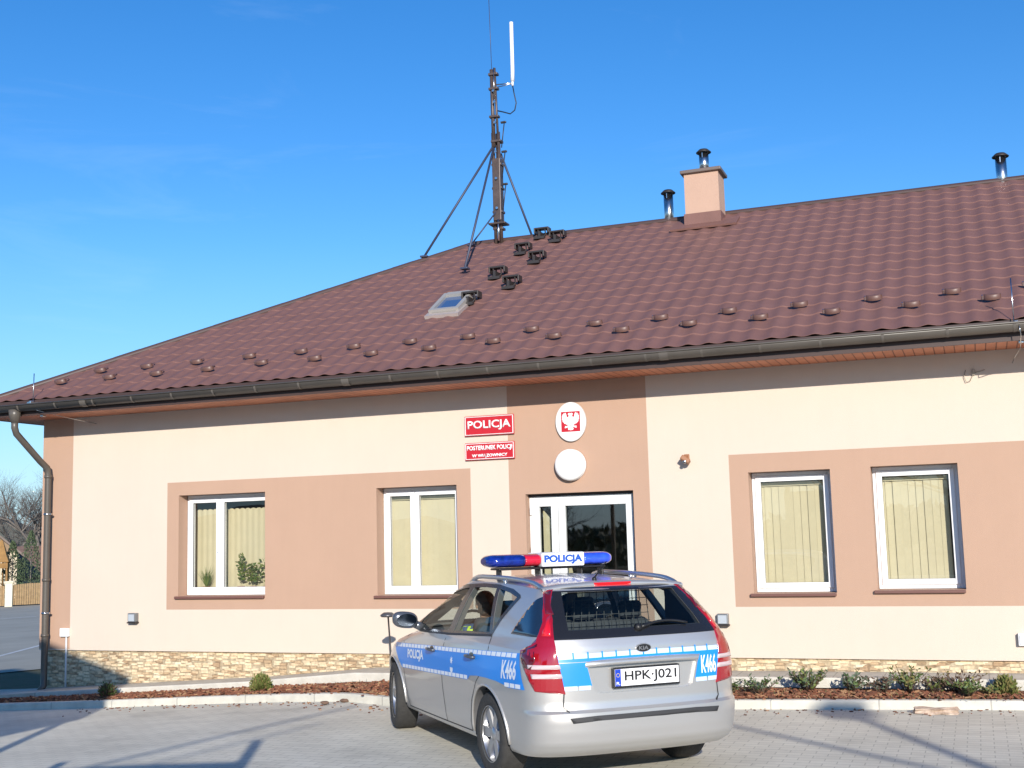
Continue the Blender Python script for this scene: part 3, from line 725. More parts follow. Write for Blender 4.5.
# small siren/fixture
fx = empty('wall_sensor', (-3.02, 0, 2.52), 'small brown outdoor sensor on a short bracket on the cream wall', 'sensor')
FXM = mat('sensor_brown', (.30, .13, .06), .5)
mb = MB(); mb.rbox((-3.05, -.02, 2.545), (-2.99, .0, 2.60), .006); mb.tube([(-3.02, -.02, 2.57), (-3.02, -.07, 2.56)], .012, 8); mb.build('bracket', FXM, fx)
mb = MB(); t = bmesh.new(); q = MB.__new__(MB); q.bm = t; q.rbox((-.055, -.05, -.028), (.055, .04, .028), .01); mb.merge(t, Matrix.Translation((-3.02, -.09, 2.53)) @ Matrix.Rotation(R(35), 4, 'Y') @ Matrix.Rotation(R(-18), 4, 'X')); mb.build('sensor_head', FXM, fx)
mb = MB(); mb.lathe([(0, 0), (.022, 0), (.02, .006), (0, .006)], Matrix.Translation((-3.02, -.139, 2.505)) @ Matrix.Rotation(R(108), 4, 'X'), 16); mb.build('lens', METAL, fx)
# vent boxes
for x, z, lb in ((-10.605, .785, 'small grey box lamp low on the cream wall left of the windows'), (-2.69, .765, 'small grey box lamp low on the cream wall right of the car')):
    e = empty('wall_box_lamp', (x, 0, z), lb, 'wall lamp', 'grey box lamps low on the wall')
    mb = MB(); mb.rbox((x-.062, -.075, z-.055), (x+.062, .0, z+.06), .008); mb.build('housing', mat('box_grey', (.22, .23, .24), .35, metal=.5), e)
    mb = MB(); mb.poly([(x-.048, -.079, z-.045), (x+.048, -.079, z-.045), (x+.048, -.079, z+.045), (x-.048, -.079, z+.045)]); mb.build('lens', mat('box_lens', (.42, .46, .50), .2), e)
    mb = MB(); mb.rbox((x-.07, -.082, z-.075), (x+.07, -.0, z-.056), .004); mb.build('hood', DARKM, e)
# junction box + conduit, and right box
e = empty('junction_box', (-11.75, 0, .585), 'white junction box with thin conduit down the plinth near the corner', 'electrical box')
mb = MB(); mb.rbox((-11.82, -.05, .528), (-11.683, 0, .642), .008); mb.build('box', WHITE, e)
mb = MB(); mb.tube([(-11.727, -.018, .53), (-11.727, -.018, -.18)], .013, 8); mb.build('conduit', mat('conduit', (.62, .64, .66), .4), e)
e = empty('socket_box', (.37, 0, .56), 'white outdoor box on the cream wall at the right edge of the photo', 'electrical box')
mb = MB(); mb.rbox((.30, -.06, .50), (.45, 0, .625), .008); mb.build('box', WHITE, e)
mb = MB(); mb.rbox((.315, -.072, .515), (.435, -.061, .61), .004); mb.build('lid', WHITE, e)

# ------------------------------------------------------------------ antenna mast
am = empty('antenna_mast', (-6.98, 4.45, 6.5), 'tall braced radio antenna mast standing on the roof ridge', 'antenna')
mx_, my_ = -6.98, 4.45
mb = MB()
for dx, dy in ((-.05, 0), (.05, 0), (0, .07)): mb.tube([(mx_+dx, my_+dy, 6.45), (mx_+dx-.01, my_+dy, 8.35)], .028, 10)
for z in (6.72, 7.0, 7.4, 7.8, 8.2): mb.rbox((mx_-.085, my_-.04, z-.02), (mx_+.085, my_+.11, z+.02), .006)
mb.rbox((mx_-.14, my_-.1, 6.78), (mx_+.15, my_+.12, 6.81), .006); mb.rbox((mx_-.07, my_-.05, 6.85), (mx_+.07, my_+.10, 7.9), .01)
mb.build('lower_mast', MASTM, am)
mb = MB(); mb.tube([(mx_-.045, my_, 8.1), (mx_-.055, my_, 9.44)], .032, 10); mb.tube([(mx_+.035, my_, 8.1), (mx_+.0, my_, 9.46)], .02, 10)
for z in (8.62, 9.1, 9.35): mb.rbox((mx_-.10, my_-.05, z-.02), (mx_+.06, my_+.05, z+.02), .006)
mb.build('upper_mast', MASTM, am)
mb = MB()
for z in (7.05, 7.55, 8.0, 8.5, 8.85): mb.tube([(mx_+.01, my_-.06, z), (mx_+.01, my_-.085, z)], .022, 8)
for z in (9.05,): mb.tube([(mx_-.01, my_-.05, z), (mx_-.01, my_-.07, z)], .02, 8)
mb.tube([(mx_+.0, my_-.04, 8.9), (mx_-.0, my_-.045, 9.45)], .008, 6); mb.tube([(mx_+.03, my_-.08, 6.5), (mx_+.03, my_-.08, 6.85)], .018, 8)
mb.build('bolt', METAL, am)
mb = MB(); mb.tube([(-7.03, my_, 9.44), (-7.05, my_, 10.7)], .005, 6); mb.build('whip_antenna', MASTM, am)
mb = MB(); mb.tube([(-6.665, my_, 9.18), (-6.66, my_, 9.35), (-6.66, my_, 10.2)], .032, 12); mb.tube([(-6.665, my_, 9.10), (-6.665, my_, 9.18)], .02, 10)
wa = mb.build('stick_antenna', WHITES, am)
mb = MB(); mb.tube([(-7.0, my_, 9.17), (-6.66, my_, 9.15)], .010, 6); mb.tube([(-7.0, my_, 9.12), (-6.66, my_, 9.14)], .008, 6); mb.build('arm', METAL, wa)
mb = MB(); mb.tube([(-6.665, my_, 9.1), (-6.64, my_, 8.95), (-6.61, my_, 8.80), (-6.64, my_, 8.68), (-6.72, my_, 8.63), (-6.84, my_, 8.68), (-6.95, my_, 8.72)], .010, 6); mb.build('cable', BLACK, wa)
HPx = 4.62  # along the left hip
for p, q, r in (((-7.03, 4.45, 8.13), (XCL+HPx, -OE+HPx, ZE+T*HPx+.08), .019), ((-7.02, 4.42, 8.08), (-6.94, 2.92, 5.76), .019), ((-6.93, 4.5, 8.0), (-6.5, 5.6, 5.95), .019), ((-6.97, 4.44, 7.05), (-7.32, 4.1, 6.42), .012)):
    mb = MB(); mb.tube([p, q], r, 8); mb.rbox(tuple(Vector(q)-Vector((.06, .06, .03))), tuple(Vector(q)+Vector((.06, .06, 0))), .006); mb.build('brace', mat('brace_blue', (.05, .06, .10), .5, metal=.2), am)
for z in (7.45, 8.0, 8.5):
    mb = MB(); mb.tube([(mx_+.09, my_, z-.42), (mx_+.15, my_, z)], .009, 6); mb.rbox((mx_+.09, my_-.02, z-.01), (mx_+.18, my_+.02, z+.02), .004); mb.build('side_bracket', DARKM, am)

# ------------------------------------------------------------------ plants
def leaf(mb, p, d, L, wd, mi):
    d = d.normalized(); s_ = d.cross(Vector((rnd.gauss(0, 1), rnd.gauss(0, 1), rnd.gauss(0, 1)))).normalized(); n_ = d.cross(s_)
    mb.poly([p, p+d*L*.5+s_*wd, p+d*L+n_*L*.15, p+d*L*.5-s_*wd], mi)
def shrub(x, y, z, r, h, n_, mats, label, kind='ball', group=None, cat='shrub', name='shrub'):
    h *= .66 if kind != 'ball' else .75; r *= .62 if kind == 'ball' else 1.15; n_ = int(n_*.62) if kind != 'ball' else int(n_*.7)
    e = empty(name, (x, y, z), label, cat, group)
    ms = MB(); ml = MB()
    for k in range(n_):
        al = rnd.uniform(0, 2*pi)
        if kind == 'ball':
            el = math.acos(rnd.uniform(-.2, 1)); rr = rnd.uniform(.5, 1)**.5
            p = Vector((r*rr*sin(el)*cos(al), r*rr*sin(el)*sin(al), h*.15+h*.8*max(0, rr*cos(el))))
            for j in range(4):
                q = p+Vector((rnd.gauss(0, .02), rnd.gauss(0, .02), rnd.gauss(0, .015))); leaf(ml, Vector((x, y, z))+q, q+Vector((0, 0, .05)), .04, .010, rnd.randrange(len(mats)))
        else:
            tip = Vector((r*rnd.uniform(.2, 1)*cos(al), r*rnd.uniform(.2, 1)*sin(al), h*rnd.uniform(.5, 1)))
            b0 = Vector((tip.x*.15, tip.y*.15, 0)); mid = b0.lerp(tip, .55)+Vector((0, 0, h*.08))
            ms.tube([Vector((x, y, z))+v for v in (b0, mid, tip)], [.005, .004, .002], 4)
            for j in range(9 if kind == 'leafy' else 4):
                t_ = rnd.uniform(.25, 1.0); q = b0.lerp(mid, t_*2) if t_ < .5 else mid.lerp(tip, t_*2-1)
                leaf(ml, Vector((x, y, z))+q, Vector((rnd.gauss(0, 1), rnd.gauss(0, 1), rnd.uniform(0, 1.4))), rnd.uniform(.035, .06), .011, rnd.randrange(len(mats)))
    if kind == 'ball': ms.tube([(x, y, z-.02), (x, y, z+h*.5)], .01, 6)
    ms.build('stem', STEM, e); ml.build('foliage', mats, e, recalc=False)
    return e
GR = 'young shrubs planted in the bark bed'
zb = lambda x: g(x)+.10
shrub(-8.0, -1.0, zb(-8.0), .14, .24, 420, [LEAF[1], LEAF[2], LEAF[1]], 'small round yellow green conifer in the bark bed left of the car', group=GR)
shrub(-10.3, -.9, zb(-10.3), .13, .20, 200, [LEAF[0], STEM], 'small dark shrub at the edge of the shadow near the corner', group=GR)
shrub(-2.15, -1.05, zb(0), .26, .26, 34, [LEAF[0], LEAF[3]], 'low sprawling shrub closest to the right side of the car', 'leafy', GR)
shrub(-1.70, -.85, zb(0), .19, .36, 60, [LEAF[0], LEAF[3], LEAF[1]], 'bushy green shrub second to the right from the car', 'leafy', GR)
shrub(-1.30, -.80, zb(0), .20, .28, 45, [LEAF[3], LEAF[0]], 'grey green shrub in the middle of the right hand bed', 'leafy', GR)
shrub(-.98, -.85, zb(0), .16, .27, 26, [LEAF[3], STEM], 'thin open shrub with bare twigs between two greener ones', 'leafy', GR)
shrub(-.74, -.80, zb(0), .20, .42, 44, [LEAF[1], LEAF[2], LEAF[0]], 'tallest light green shrub in the right hand bed', 'leafy', GR)
shrub(-.50, -.74, zb(0), .17, .24, 26, [LEAF[1], STEM], 'small feathery shrub beside the tallest light green one', 'leafy', GR)
shrub(-.30, -.72, zb(0), .26, .36, 50, [STEM, LEAF[2], STEM], 'brownish half dry shrub with spreading twigs', 'twiggy', GR)
shrub(-.20, -.90, zb(0), .17, .20, 45, [LEAF[0], LEAF[1]], 'dark green low shrub in front of the dry brownish one', 'leafy', GR)
shrub(.14, -.72, zb(0), .13, .22, 300, [LEAF[1], LEAF[2]], 'small round conifer nearest the right edge of the photo', group=GR)
for i, (x, y) in enumerate(((-2.45, -1.1), (-.02, -.8))):
    shrub(x, y, zb(0), .12, .16, 16, [LEAF[0], LEAF[2]], ('tiny tuft of leaves beside the rear bumper of the car', 'tiny tuft between the dark low shrub and the right conifer')[i], 'leafy', GR)
# weeds along the slab edge
mb = MB()
for _ in range(500):
    x = rnd.uniform(-7.2, 1.2); y = rnd.uniform(-1.15, -.6); p = Vector((x, y, g(x)+.10)); leaf(mb, p, Vector((rnd.gauss(0, .5), rnd.gauss(0, .5), 1)), rnd.uniform(.02, .06), .004, rnd.randrange(3))
tag(mb.build('dry_grass_blades', [LEAF[2], LEAF[0], STEM], recalc=False), kind='stuff')
# pot plants behind the first window
POTM = mat('terracotta_pot', (.35, .15, .08), .8)
def potplant(x, z, h, n_, kind, label):
    e = empty('potted_plant', (x, .27, z), label, 'plant', 'potted plants behind the left window')
    mb = MB(); mb.lathe([(0, z), (.035, z), (.05, z+.07), (.045, z+.07), (0, z+.065)], Matrix.Translation((x, .27, 0)), 14); mb.build('pot', POTM, e)
    mb = MB()
    for k in range(n_):
        al = rnd.uniform(0, 6.28); sp_ = rnd.uniform(.1, .9) if kind != 'column' else rnd.uniform(0, .15)
        d = Vector((cos(al)*sp_, sin(al)*sp_*.3, 1)).normalized()
        b0 = Vector((x+rnd.gauss(0, .008), .27+rnd.gauss(0, .005), z+.06))
        if kind == 'grass': 
            L = h*rnd.uniform(.5, 1); t_ = b0+d*L*.6; tip = t_+Vector((d.x*.6, 0, .25)).normalized()*L*.4
            mb.poly([b0+Vector((-.004, 0, 0)), b0+Vector((.004, 0, 0)), t_+Vector((.004, 0, 0)), t_+Vector((-.004, 0, 0))], k%2); mb.poly([t_+Vector((-.004, 0, 0)), t_+Vector((.004, 0, 0)), tip], k%2)
        else:
            q = b0+d*h*rnd.uniform(.2, 1); leaf(mb, q, Vector((rnd.gauss(0, 1), rnd.gauss(0, .3), rnd.uniform(-.2, 1))), .055, .016, k%2)
    mb.build('leaves', [LEAF[0], LEAF[1]], e, recalc=False)
potplant(-9.66, 1.10, .32, 44, 'grass', 'grassy potted plant in the narrow left sash of the left window')
potplant(-9.12, 1.10, .42, 90, 'column', 'upright dark potted plant beside the middle post of the left window')
potplant(-8.93, 1.10, .30, 110, 'bushy', 'bushy light green potted plant in the right sash of the left window')
potplant(-8.73, 1.10, .36, 60, 'bushy', 'broad leaved potted plant at the right edge of the left window')

# slab fragment and crumbs on the paving
mb = MB(); t = bmesh.new(); q = MB.__new__(MB); q.bm = t; q.box((-.19, -.055, 0), (.19, .05, .05)); bmesh.ops.subdivide_edges(t, edges=t.edges[:], cuts=4, use_grid_fill=True)
for v in t.verts: v.co += Vector((rnd.gauss(0, .006), rnd.gauss(0, .008), rnd.gauss(0, .005)))
mb.merge(t, Matrix.Translation((-.48, -1.36, .004)) @ Matrix.Rotation(R(6), 4, 'Z'))
tag(mb.build('broken_slab', mat('slab_pale', (.62, .50, .40), .9, c2=(.30, .2, .14), vscale=14)), 'broken pale piece of slab lying on the paving by the kerb', 'rubble')
for i, (x, y) in enumerate(((-6.66, -1.84), (-6.52, -1.66))):
    mb = MB(); bmesh.ops.create_icosphere(mb.bm, subdivisions=2, radius=.035)
    for v in mb.bm.verts: v.co = Vector((v.co.x*1.5*rnd.uniform(.8, 1.2)+x, v.co.y*rnd.uniform(.8, 1.2)+y, v.co.z*.6*rnd.uniform(.8, 1.2)+.018))
    tag(mb.build('stone', mat('stone_brown', (.16, .10, .07), .9)), ('small brown stone by the kerb left of the front wheel, farther one' if i else 'small brown stone by the kerb left of the front wheel, nearer one'), 'stone', 'small stones by the kerb')
# garden lamp behind the car's nose
e = empty('garden_lamp', (-6.36, -1.0, .1), 'dark garden lamp with flat head on a thin stalk beside the car mirror', 'lamp')
mb = MB(); mb.tube([(-6.26, -1.0, .07), (-6.315, -1.0, .86)], .010, 8); mb.build('stalk', DARKM, e)
mb = MB(); mb.lathe([(0, .915), (.05, .91), (.085, .885), (.085, .87), (.07, .86), (0, .86)], Matrix.Translation((-6.32, -1.0, 0)), 20); mb.build('lamp_head', mat('lamp_grey', (.12, .12, .13), .35, metal=.5), e)

# ------------------------------------------------------------------ trees
def tree(x, y, z, h, label, seed, depth=5, name='bare_tree', spread=.55, mats=None, n_=5, grp='bare trees beyond the fence', rbase=None):
    rr = random.Random(seed); e = empty(name, (x, y, z), label, 'tree', grp)
    mt = MB(); mc = MB()
    def br(p, d, L, r, k):
        pts = [p]; dd = d
        for i in range(3):
            dd = (dd+Vector((rr.gauss(0, .12), rr.gauss(0, .12), rr.gauss(.03, .08)))).normalized(); pts.append(pts[-1]+dd*L/3)
        (mt if k >= depth-1 else mc).tube(pts, [r, r*.88, r*.76, r*.62], 6 if k > 2 else 3, cap=False)
        if k == 0: return
        for j in range(n_ if k > 1 else 4):
            t_ = rr.uniform(.35, 1); q = pts[0].lerp(pts[-1], t_) if t_ < .98 else pts[-1]
            i = min(2, int(t_*3)); q = pts[i].lerp(pts[i+1], t_*3-i)
            a = Vector((rr.gauss(0, 1), rr.gauss(0, 1), rr.gauss(.1, .5))).normalized()
            nd = (dd*(1-spread)+a*spread+Vector((0, 0, .12))).normalized()
            br(q, nd, L*rr.uniform(.55, .8), max(.004, r*.5*(1.15-t_*.4)), k-1)
    br(Vector((x, y, z-.1)), Vector((rr.gauss(0, .04), rr.gauss(0, .04), 1)).normalized(), h*.36, rbase or h*.022, depth)
    mt.build('trunk', TREEB, e, recalc=False); mc.build('crown', TREEB, e, recalc=False)
    return e
def leafy_tree(x, y, z, h, w_, label, mats, n_=900, conic=True, name='thuja', grp=None, cat='tree', ls=.12):
    e = empty(name, (x, y, z), label, cat, grp)
    mb = MB(); mb.tube([(x, y, z-.1), (x, y, z+h*.9)], [.06, .01], 6); mb.build('trunk', TREEB, e)
    mb = MB()
    for k in range(n_):
        t_ = rnd.random(); al = rnd.uniform(0, 6.28); rad = w_/2*((1-t_**2.2)**.8 if conic else sin(pi*min(.98, t_*.85+.12)))*rnd.uniform(.55, 1.08)
        p = Vector((x+cos(al)*rad, y+sin(al)*rad, z+.05+t_*h)); leaf(mb, p, Vector((cos(al)*.5, sin(al)*.5, 1)), ls*rnd.uniform(.7, 1.5), ls*.3, rnd.randrange(len(mats)))
    mb.build('crown', mats, e, recalc=False)
    return e
TH = [mat('thuja_a', (.055, .085, .045), .7, var=.3, vscale=3), mat('thuja_b', (.085, .12, .055), .7, var=.3, vscale=3)]
def at(p, dist):  # helper used once to read directions: (heading in degrees, distance)
    return (sin(R(p))*dist, -13.4+cos(R(p))*dist)
x, y = at(-43.5, 80); leafy_tree(x, y, g(x), 3.7, 1.25, 'dark green conical thuja behind the wooden fence, left of two', TH, 1500, grp='thujas behind the fence')
x, y = at(-42.75, 80); leafy_tree(x, y, g(x), 4.3, 1.4, 'dark green conical thuja behind the wooden fence, right of two', TH, 1500, grp='thujas behind the fence')
x, y = at(-43.6, 118); tree(x, y, g(x), 13, 'bare tree rising above the roof of the far house', 3, 5)
x, y = at(-42.0, 105); tree(x, y, g(x), 13.5, 'bare tree beside the corner of the police station far behind', 5, 5)
x, y = at(-41.2, 130); tree(x, y, g(x), 14.2, 'farthest bare tree mostly hidden behind the station corner', 9, 5)
x, y = at(-45.0, 110); tree(x, y, g(x), 12.5, 'bare tree at the left edge behind the far house', 12, 5)
x, y = at(-40.5, 98); leafy_tree(x, y, g(x), 6.5, 5.5, 'rounded dense hedge tree far behind the fence', [TH[0], STEM, mat('dull_twigs', (.13, .10, .075), .9)], 3000, False, 'round_tree', ls=.3)
# fence with cream posts
def fence():
    e = empty('garden_fence', (*at(-42.6, 75.5), 0), 'low wooden board fence between cream posts along the far road', 'fence')
    a0 = Vector(at(-47.5, 76)); a1 = Vector(at(-38, 77)); D = (a1-a0).normalized(); n_ = D.orthogonal(); L = (a1-a0).length
    FW = mat('fence_wood', (.30, .20, .10), .8, var=.2, vscale=6); CP = mat('fence_post_cream', (.72, .66, .50), .8)
    k = 0; s_ = .62
    p0 = Vector(at(-43.62, 76)); off = (p0-a0).dot(D) % 2.55
    while off+k*2.55 < L-.5:
        c_ = a0+D*(off+k*2.55); zg = g(c_.x)
        M = Matrix.Translation((c_.x, c_.y, zg)) @ Matrix.Rotation(math.atan2(D.y, D.x), 4, 'Z')
        mp_ = MB(); mp_.rbox((-.2, -.2, -.2), (.2, .2, 1.36), .02, 2, 0, M); mp_.rbox((-.25, -.25, 1.36), (.25, .25, 1.46), .03, 2, 0, M); mp_.build('post', CP, e)
        mq = MB(); x_ = .22
        while x_ < 2.3: mq.box((x_, -.02, .08), (x_+.105, .02, 1.22+.08*sin((x_-.2)/2.1*pi)), 0, M); x_ += .125
        mq.box((.2, .02, .3), (2.35, .06, .4), 0, M); mq.box((.2, .02, .9), (2.35, .06, 1.0), 0, M); mq.build('board_panel', FW, e)
        k += 1
fence()
# far house with wooden gable
def house(name, cx, cy, heading, w_, dp_, hw, hr, wallm, roofm, label, gable=None, win=True):
    zg = g(cx); e = empty(name, (cx, cy, zg), label, 'house')
    M = Matrix.Translation((cx, cy, zg)) @ Matrix.Rotation(R(-heading), 4, 'Z')
    mb = MB(); mb.box((-w_/2, -dp_/2, -1), (w_/2, dp_/2, hw), 0, M)
    for s_ in (-1, 1):
        vs_ = [M @ Vector(v) for v in ((-w_/2, s_*dp_/2, hw), (w_/2, s_*dp_/2, hw), (0, s_*dp_/2, hr-.12))]; mb.poly(vs_, 1)
    mb.build('wall', [wallm, gable or wallm], e)
    mb = MB(); o_ = .5; sl = (hr-hw)/(w_/2)
    for s_ in (-1, 1):
        t = bmesh.new(); q = MB.__new__(MB); q.bm = t
        vs_ = [(0, -dp_/2-o_, hr), (0, dp_/2+o_, hr), (s_*(w_/2+o_), dp_/2+o_, hw-sl*o_), (s_*(w_/2+o_), -dp_/2-o_, hw-sl*o_)]
        A = [q.bm.verts.new(v) for v in vs_]; B = [q.bm.verts.new((v[0], v[1], v[2]+.16)) for v in vs_]
        q.bm.faces.new(A); q.bm.faces.new(B)
        for i in range(4): q.bm.faces.new((A[i], A[(i+1)%4], B[(i+1)%4], B[i]))
        mb.merge(t, M)
    rf = mb.build('roof', roofm, e)
    mb = MB(); mb.box((.6, .5, hr-1), (1.2, 1.1, hr+.8), 0, M); mb.build('chimney', mat('far_brick', (.35, .15, .10), .9), rf)
    if win:
        for wx, wz in ((-w_*.25, 1.2), (w_*.22, 1.2), (0, hw+.5)):
            mw = MB(); frame_box(mw, wx-.6, wx+.6, wz, wz+1.3, .09, -dp_/2-.04, -dp_/2+.02); mw.bm.transform(M); f_ = mw.build('window', WHITE, e)
            mw = MB(); mw.poly([M @ Vector(v) for v in ((wx-.52, -dp_/2-.012, wz+.08), (wx+.52, -dp_/2-.012, wz+.08), (wx+.52, -dp_/2-.012, wz+1.22), (wx-.52, -dp_/2-.012, wz+1.22))]); mw.build('pane', mat('far_pane', (.04, .05, .06), .1, spec=.8), f_)
    return e
x, y = at(-45.4, 92)
house('gabled_house', x, y, -44, 6.6, 8, 3.3, 6.2, mat('house_cream', (.62, .52, .38), .9, var=.05), mat('house_roof_grey', (.20, .155, .13), .85, var=.15), 'cream house with grey roof and wooden gable at the left edge of the photo', mat('gable_wood', (.26, .185, .12), .8, var=.2))
x, y = at(-41.4, 99)
house('red_roofed_house', x, y, 40, 8, 9, 1.6, 3.5, mat('house_pale', (.60, .48, .38), .9), mat('house_roof_red', (.20, .125, .10), .85, var=.15), 'pale house with brownish red roof half hidden by the thujas')
e = empty('wooden_gazebo', (*at(-43.95, 79), g(-54)), 'small orange brown wooden gazebo roof rising behind the fence post', 'gazebo')
gx_, gy_ = at(-43.95, 79); zg = g(gx_); GW = mat('gazebo_wood', (.33, .18, .06), .8, var=.2, vscale=3)
mb = MB(); mb.lathe([(0.02, zg+3.9), (.10, zg+3.8), (.36, zg+3.0), (.55, zg+2.6), (.53, zg+2.55), (0, zg+2.57)], Matrix.Translation((gx_, gy_, 0)), 6, smooth=False); mb.build('roof', GW, e)
mb = MB()
for k in range(6): al = k*pi/3; mb.tube([(gx_+.42*cos(al), gy_+.42*sin(al), zg-.2), (gx_+.42*cos(al), gy_+.42*sin(al), zg+2.6)], .05, 6)
mb.lathe([(.44, zg+2.2), (.5, zg+2.2), (.5, zg+2.5), (.44, zg+2.5)], Matrix.Translation((gx_, gy_, 0)), 6, smooth=False, closed=True); mb.build('frame', GW, e)

# ------------------------------------------------------------------ unseen things behind the camera, read from or added for shadows and reflections
e = empty('street_lamp', (6.72, -17.5, 0), 'tall grey street lamp standing behind the photographer', 'street lamp')
mb = MB(); mb.tube([(6.72, -17.5, -.1), (6.72, -17.5, 5.9)], [.085, .055], 12); mb.build('pole', mat('lamp_pole', (.3, .3, .31), .5, metal=.6), e)
mb = MB(); mb.rbox((6.5, -17.75, 5.85), (6.95, -17.3, 6.05), .05); mb.build('lamp_head', mat('lamp_pole', (.3, .3, .31), .5), e)
def cable(z, p, q, label, r=.028, ext0=.0, ext1=.0):
    k = z/S.z; off = Vector((S.x*k, S.y*k)); p, q = Vector(p), Vector(q); d = (q-p).normalized()
    a_, b_ = p-d*ext0+off, q+d*ext1+off
    pts = [(a_.x+(b_.x-a_.x)*i/12, a_.y+(b_.y-a_.y)*i/12, z) for i in range(13)]
    mb = MB(); mb.tube(pts, r, 6); tag(mb.build('overhead_cable', BLACK), label, 'cable', 'overhead cables behind the photographer')
cable(4.0, (-6.81, -5.47), (-6.25, -1.9), 'overhead cable casting the long thin shadow left of the car', .02, 6, 0)
cable(4.0, (-6.33, -5.3), (-6.02, -3.0), 'overhead cable casting the faint short shadow left of the car', .011, 6, 0)
cable(4.5, (-2.4, -2.2), (-.45, -3.98), 'overhead cable casting the thin slanting shadow right of the car', .03, 0, 7)
# unseen board left of the camera, added to cast the notched ground shadow
k = 2.5/S.z; ox, oy = S.x*k, S.y*k
P0 = Vector((-5.60+ox, -4.93+oy)); P1 = Vector((-6.9+ox, -5.45+oy))
e = empty('shadow_board', (P0.x, P0.y, 0), 'unseen dark board on two posts, added to cast the notched shadow on the paving', 'shadow board')
D = (P1-P0).normalized(); M = Matrix.Translation((P0.x, P0.y, 0)) @ Matrix.Rotation(math.atan2(D.y, D.x), 4, 'Z')
NB = mat('board_dark', (.03, .032, .035), .7, var=.2)
mb = MB(); mb.rbox((0, -.03, 1.2), (1.7, .03, 2.5), .01, 2, 0, M); mb.build('board', NB, e)
for px, hh in ((.03, 2.82), (1.6, 2.6)): mb = MB(); mb.box((px-.05, -.08, -.1), (px+.05, -.03, hh), 0, M); mb.build('post', NB, e)
# unseen gabled roof on posts, added to shade the left end of the plinth
A_ = Vector((-10.68, 0, -.08))+S*12.6
x1, yF, zc = A_.x, A_.y, A_.z
e = empty('shadow_carport', (x1-4, yF-4, 0), 'unseen open gabled roof on posts, added to cast the shadow on the left end of the plinth', 'shadow_carport')
W2 = 8.2; zr_ = zc+.31*W2/2; CW = mat('caster_wood', (.14, .11, .09), .8, var=.2)
mb = MB(); mb.prism([(x1, 2.95), (x1, zc), (x1-W2/2, zr_), (x1-W2, zc), (x1-W2, 2.95)], lambda a, b, h: (a, h, b), yF, yF-.06); mb.build('gable_boards', CW, e)
mb = MB(); mb.box((x1-.06, yF-8, 2.95), (x1, yF-.06, zc)); mb.build('side_boards', CW, e)
mb = MB()
for xa, xb in ((x1, x1-W2/2), (x1-W2, x1-W2/2)):
    mb.prism([(xa, zc+.004), (xb, zr_+.004), (xb, zr_+.1), (xa, zc+.1)], lambda a, b, h: (a, h, b), yF+.0, yF-8.0)
mb.build('roof', mat('caster_roof', (.22, .10, .075), .8, var=.15), e)
for px_ in (x1-.12, x1-W2/2, x1-W2+.12):
    for py_ in (yF-.12, yF-7.9): mb = MB(); mb.box((px_-.045, py_-.045, -.5), (px_+.045, py_+.045, 2.96)); mb.build('post', CW, e)
for i, (tx, ty, th_) in enumerate(((-6, -50, 9), (-1, -54, 10), (-13, -46, 9), (5, -58, 11), (-20, -42, 9), (12, -60, 12))):
    tree(tx, ty, g(tx), th_, ('low bare tree across the street behind the photographer, just left of the tallest middle one', 'tall bare tree across the street straight behind the photographer', 'bare tree across the street behind the added gabled roof', 'spreading bare tree across the street behind the street lamp', 'bare tree at the far end of the street behind the added gabled roof', 'tallest bare tree across the street right of the street lamp')[i], 30+i, 4, grp='bare trees across the street', spread=.6)
mb = MB()
for _ in range(5000):
    t_ = rnd.uniform(-45, 40); u_ = rnd.uniform(0, 2.6); p = Vector((t_, -66+rnd.gauss(0, 1.2), g(t_)+u_)); leaf(mb, p, Vector((rnd.gauss(0, 1), rnd.gauss(0, 1), 1)), .8, .2, rnd.randrange(2))
tag(mb.build('far_hedge', TH, recalc=False), kind='stuff')
# ================================================================== police car
CS = .955; CO = Vector((-2.830, -4.465, 0)); CH = -.7454
CF = Vector((sin(CH), cos(CH), 0)); CLF = Vector((-cos(CH), sin(CH), 0))
CM = Matrix(((CF.x*CS, CLF.x*CS, 0, CO.x), (CF.y*CS, CLF.y*CS, 0, CO.y), (0, 0, CS, .004), (0, 0, 0, 1)))
car = empty('police_car', CO, 'silver police estate car with blue stripe and roof light bar parked before the station', 'car')
def lerp_tab(t, z):
    if z <= t[0][0]: return t[0][1]
    for (a, va), (b, vb) in zip(t, t[1:]):
        if z <= b:
            u = (z-a)/(b-a); return va+(vb-va)*u
    return t[-1][1]
XRt = [(.20, -.78), (.25, -.83), (.28, -.89), (.34, -.94), (.42, -.955), (.50, -.96), (.555, -.955), (.575, -.925), (.62, -.915), (.75, -.915), (.90, -.915), (1.0, -.905), (1.08, -.88), (1.2, -.79), (1.3, -.685), (1.38, -.60), (1.44, -.54)]
XFt = [(.20, 3.33), (.30, 3.44), (.45, 3.51), (.60, 3.50), (.70, 3.45), (.78, 3.34), (.84, 3.16), (.90, 2.86), (.95, 2.56), (.985, 2.32), (1.0, 2.22), (1.02, 2.20), (1.1, 2.04), (1.2, 1.83), (1.3, 1.60), (1.38, 1.40), (1.44, 1.22)]
Wt = [(.20, .80), (.25, .855), (.34, .872), (.45, .88), (.55, .888), (.68, .892), (.80, .890), (.88, .880), (.94, .868), (.985, .850), (1.02, .828), (1.06, .808), (1.1, .794), (1.2, .755), (1.3, .707), (1.38, .663), (1.42, .632), (1.44, .612)]
Dt = [(.2, .36), (.95, .34), (1.1, .30), (1.44, .20)]
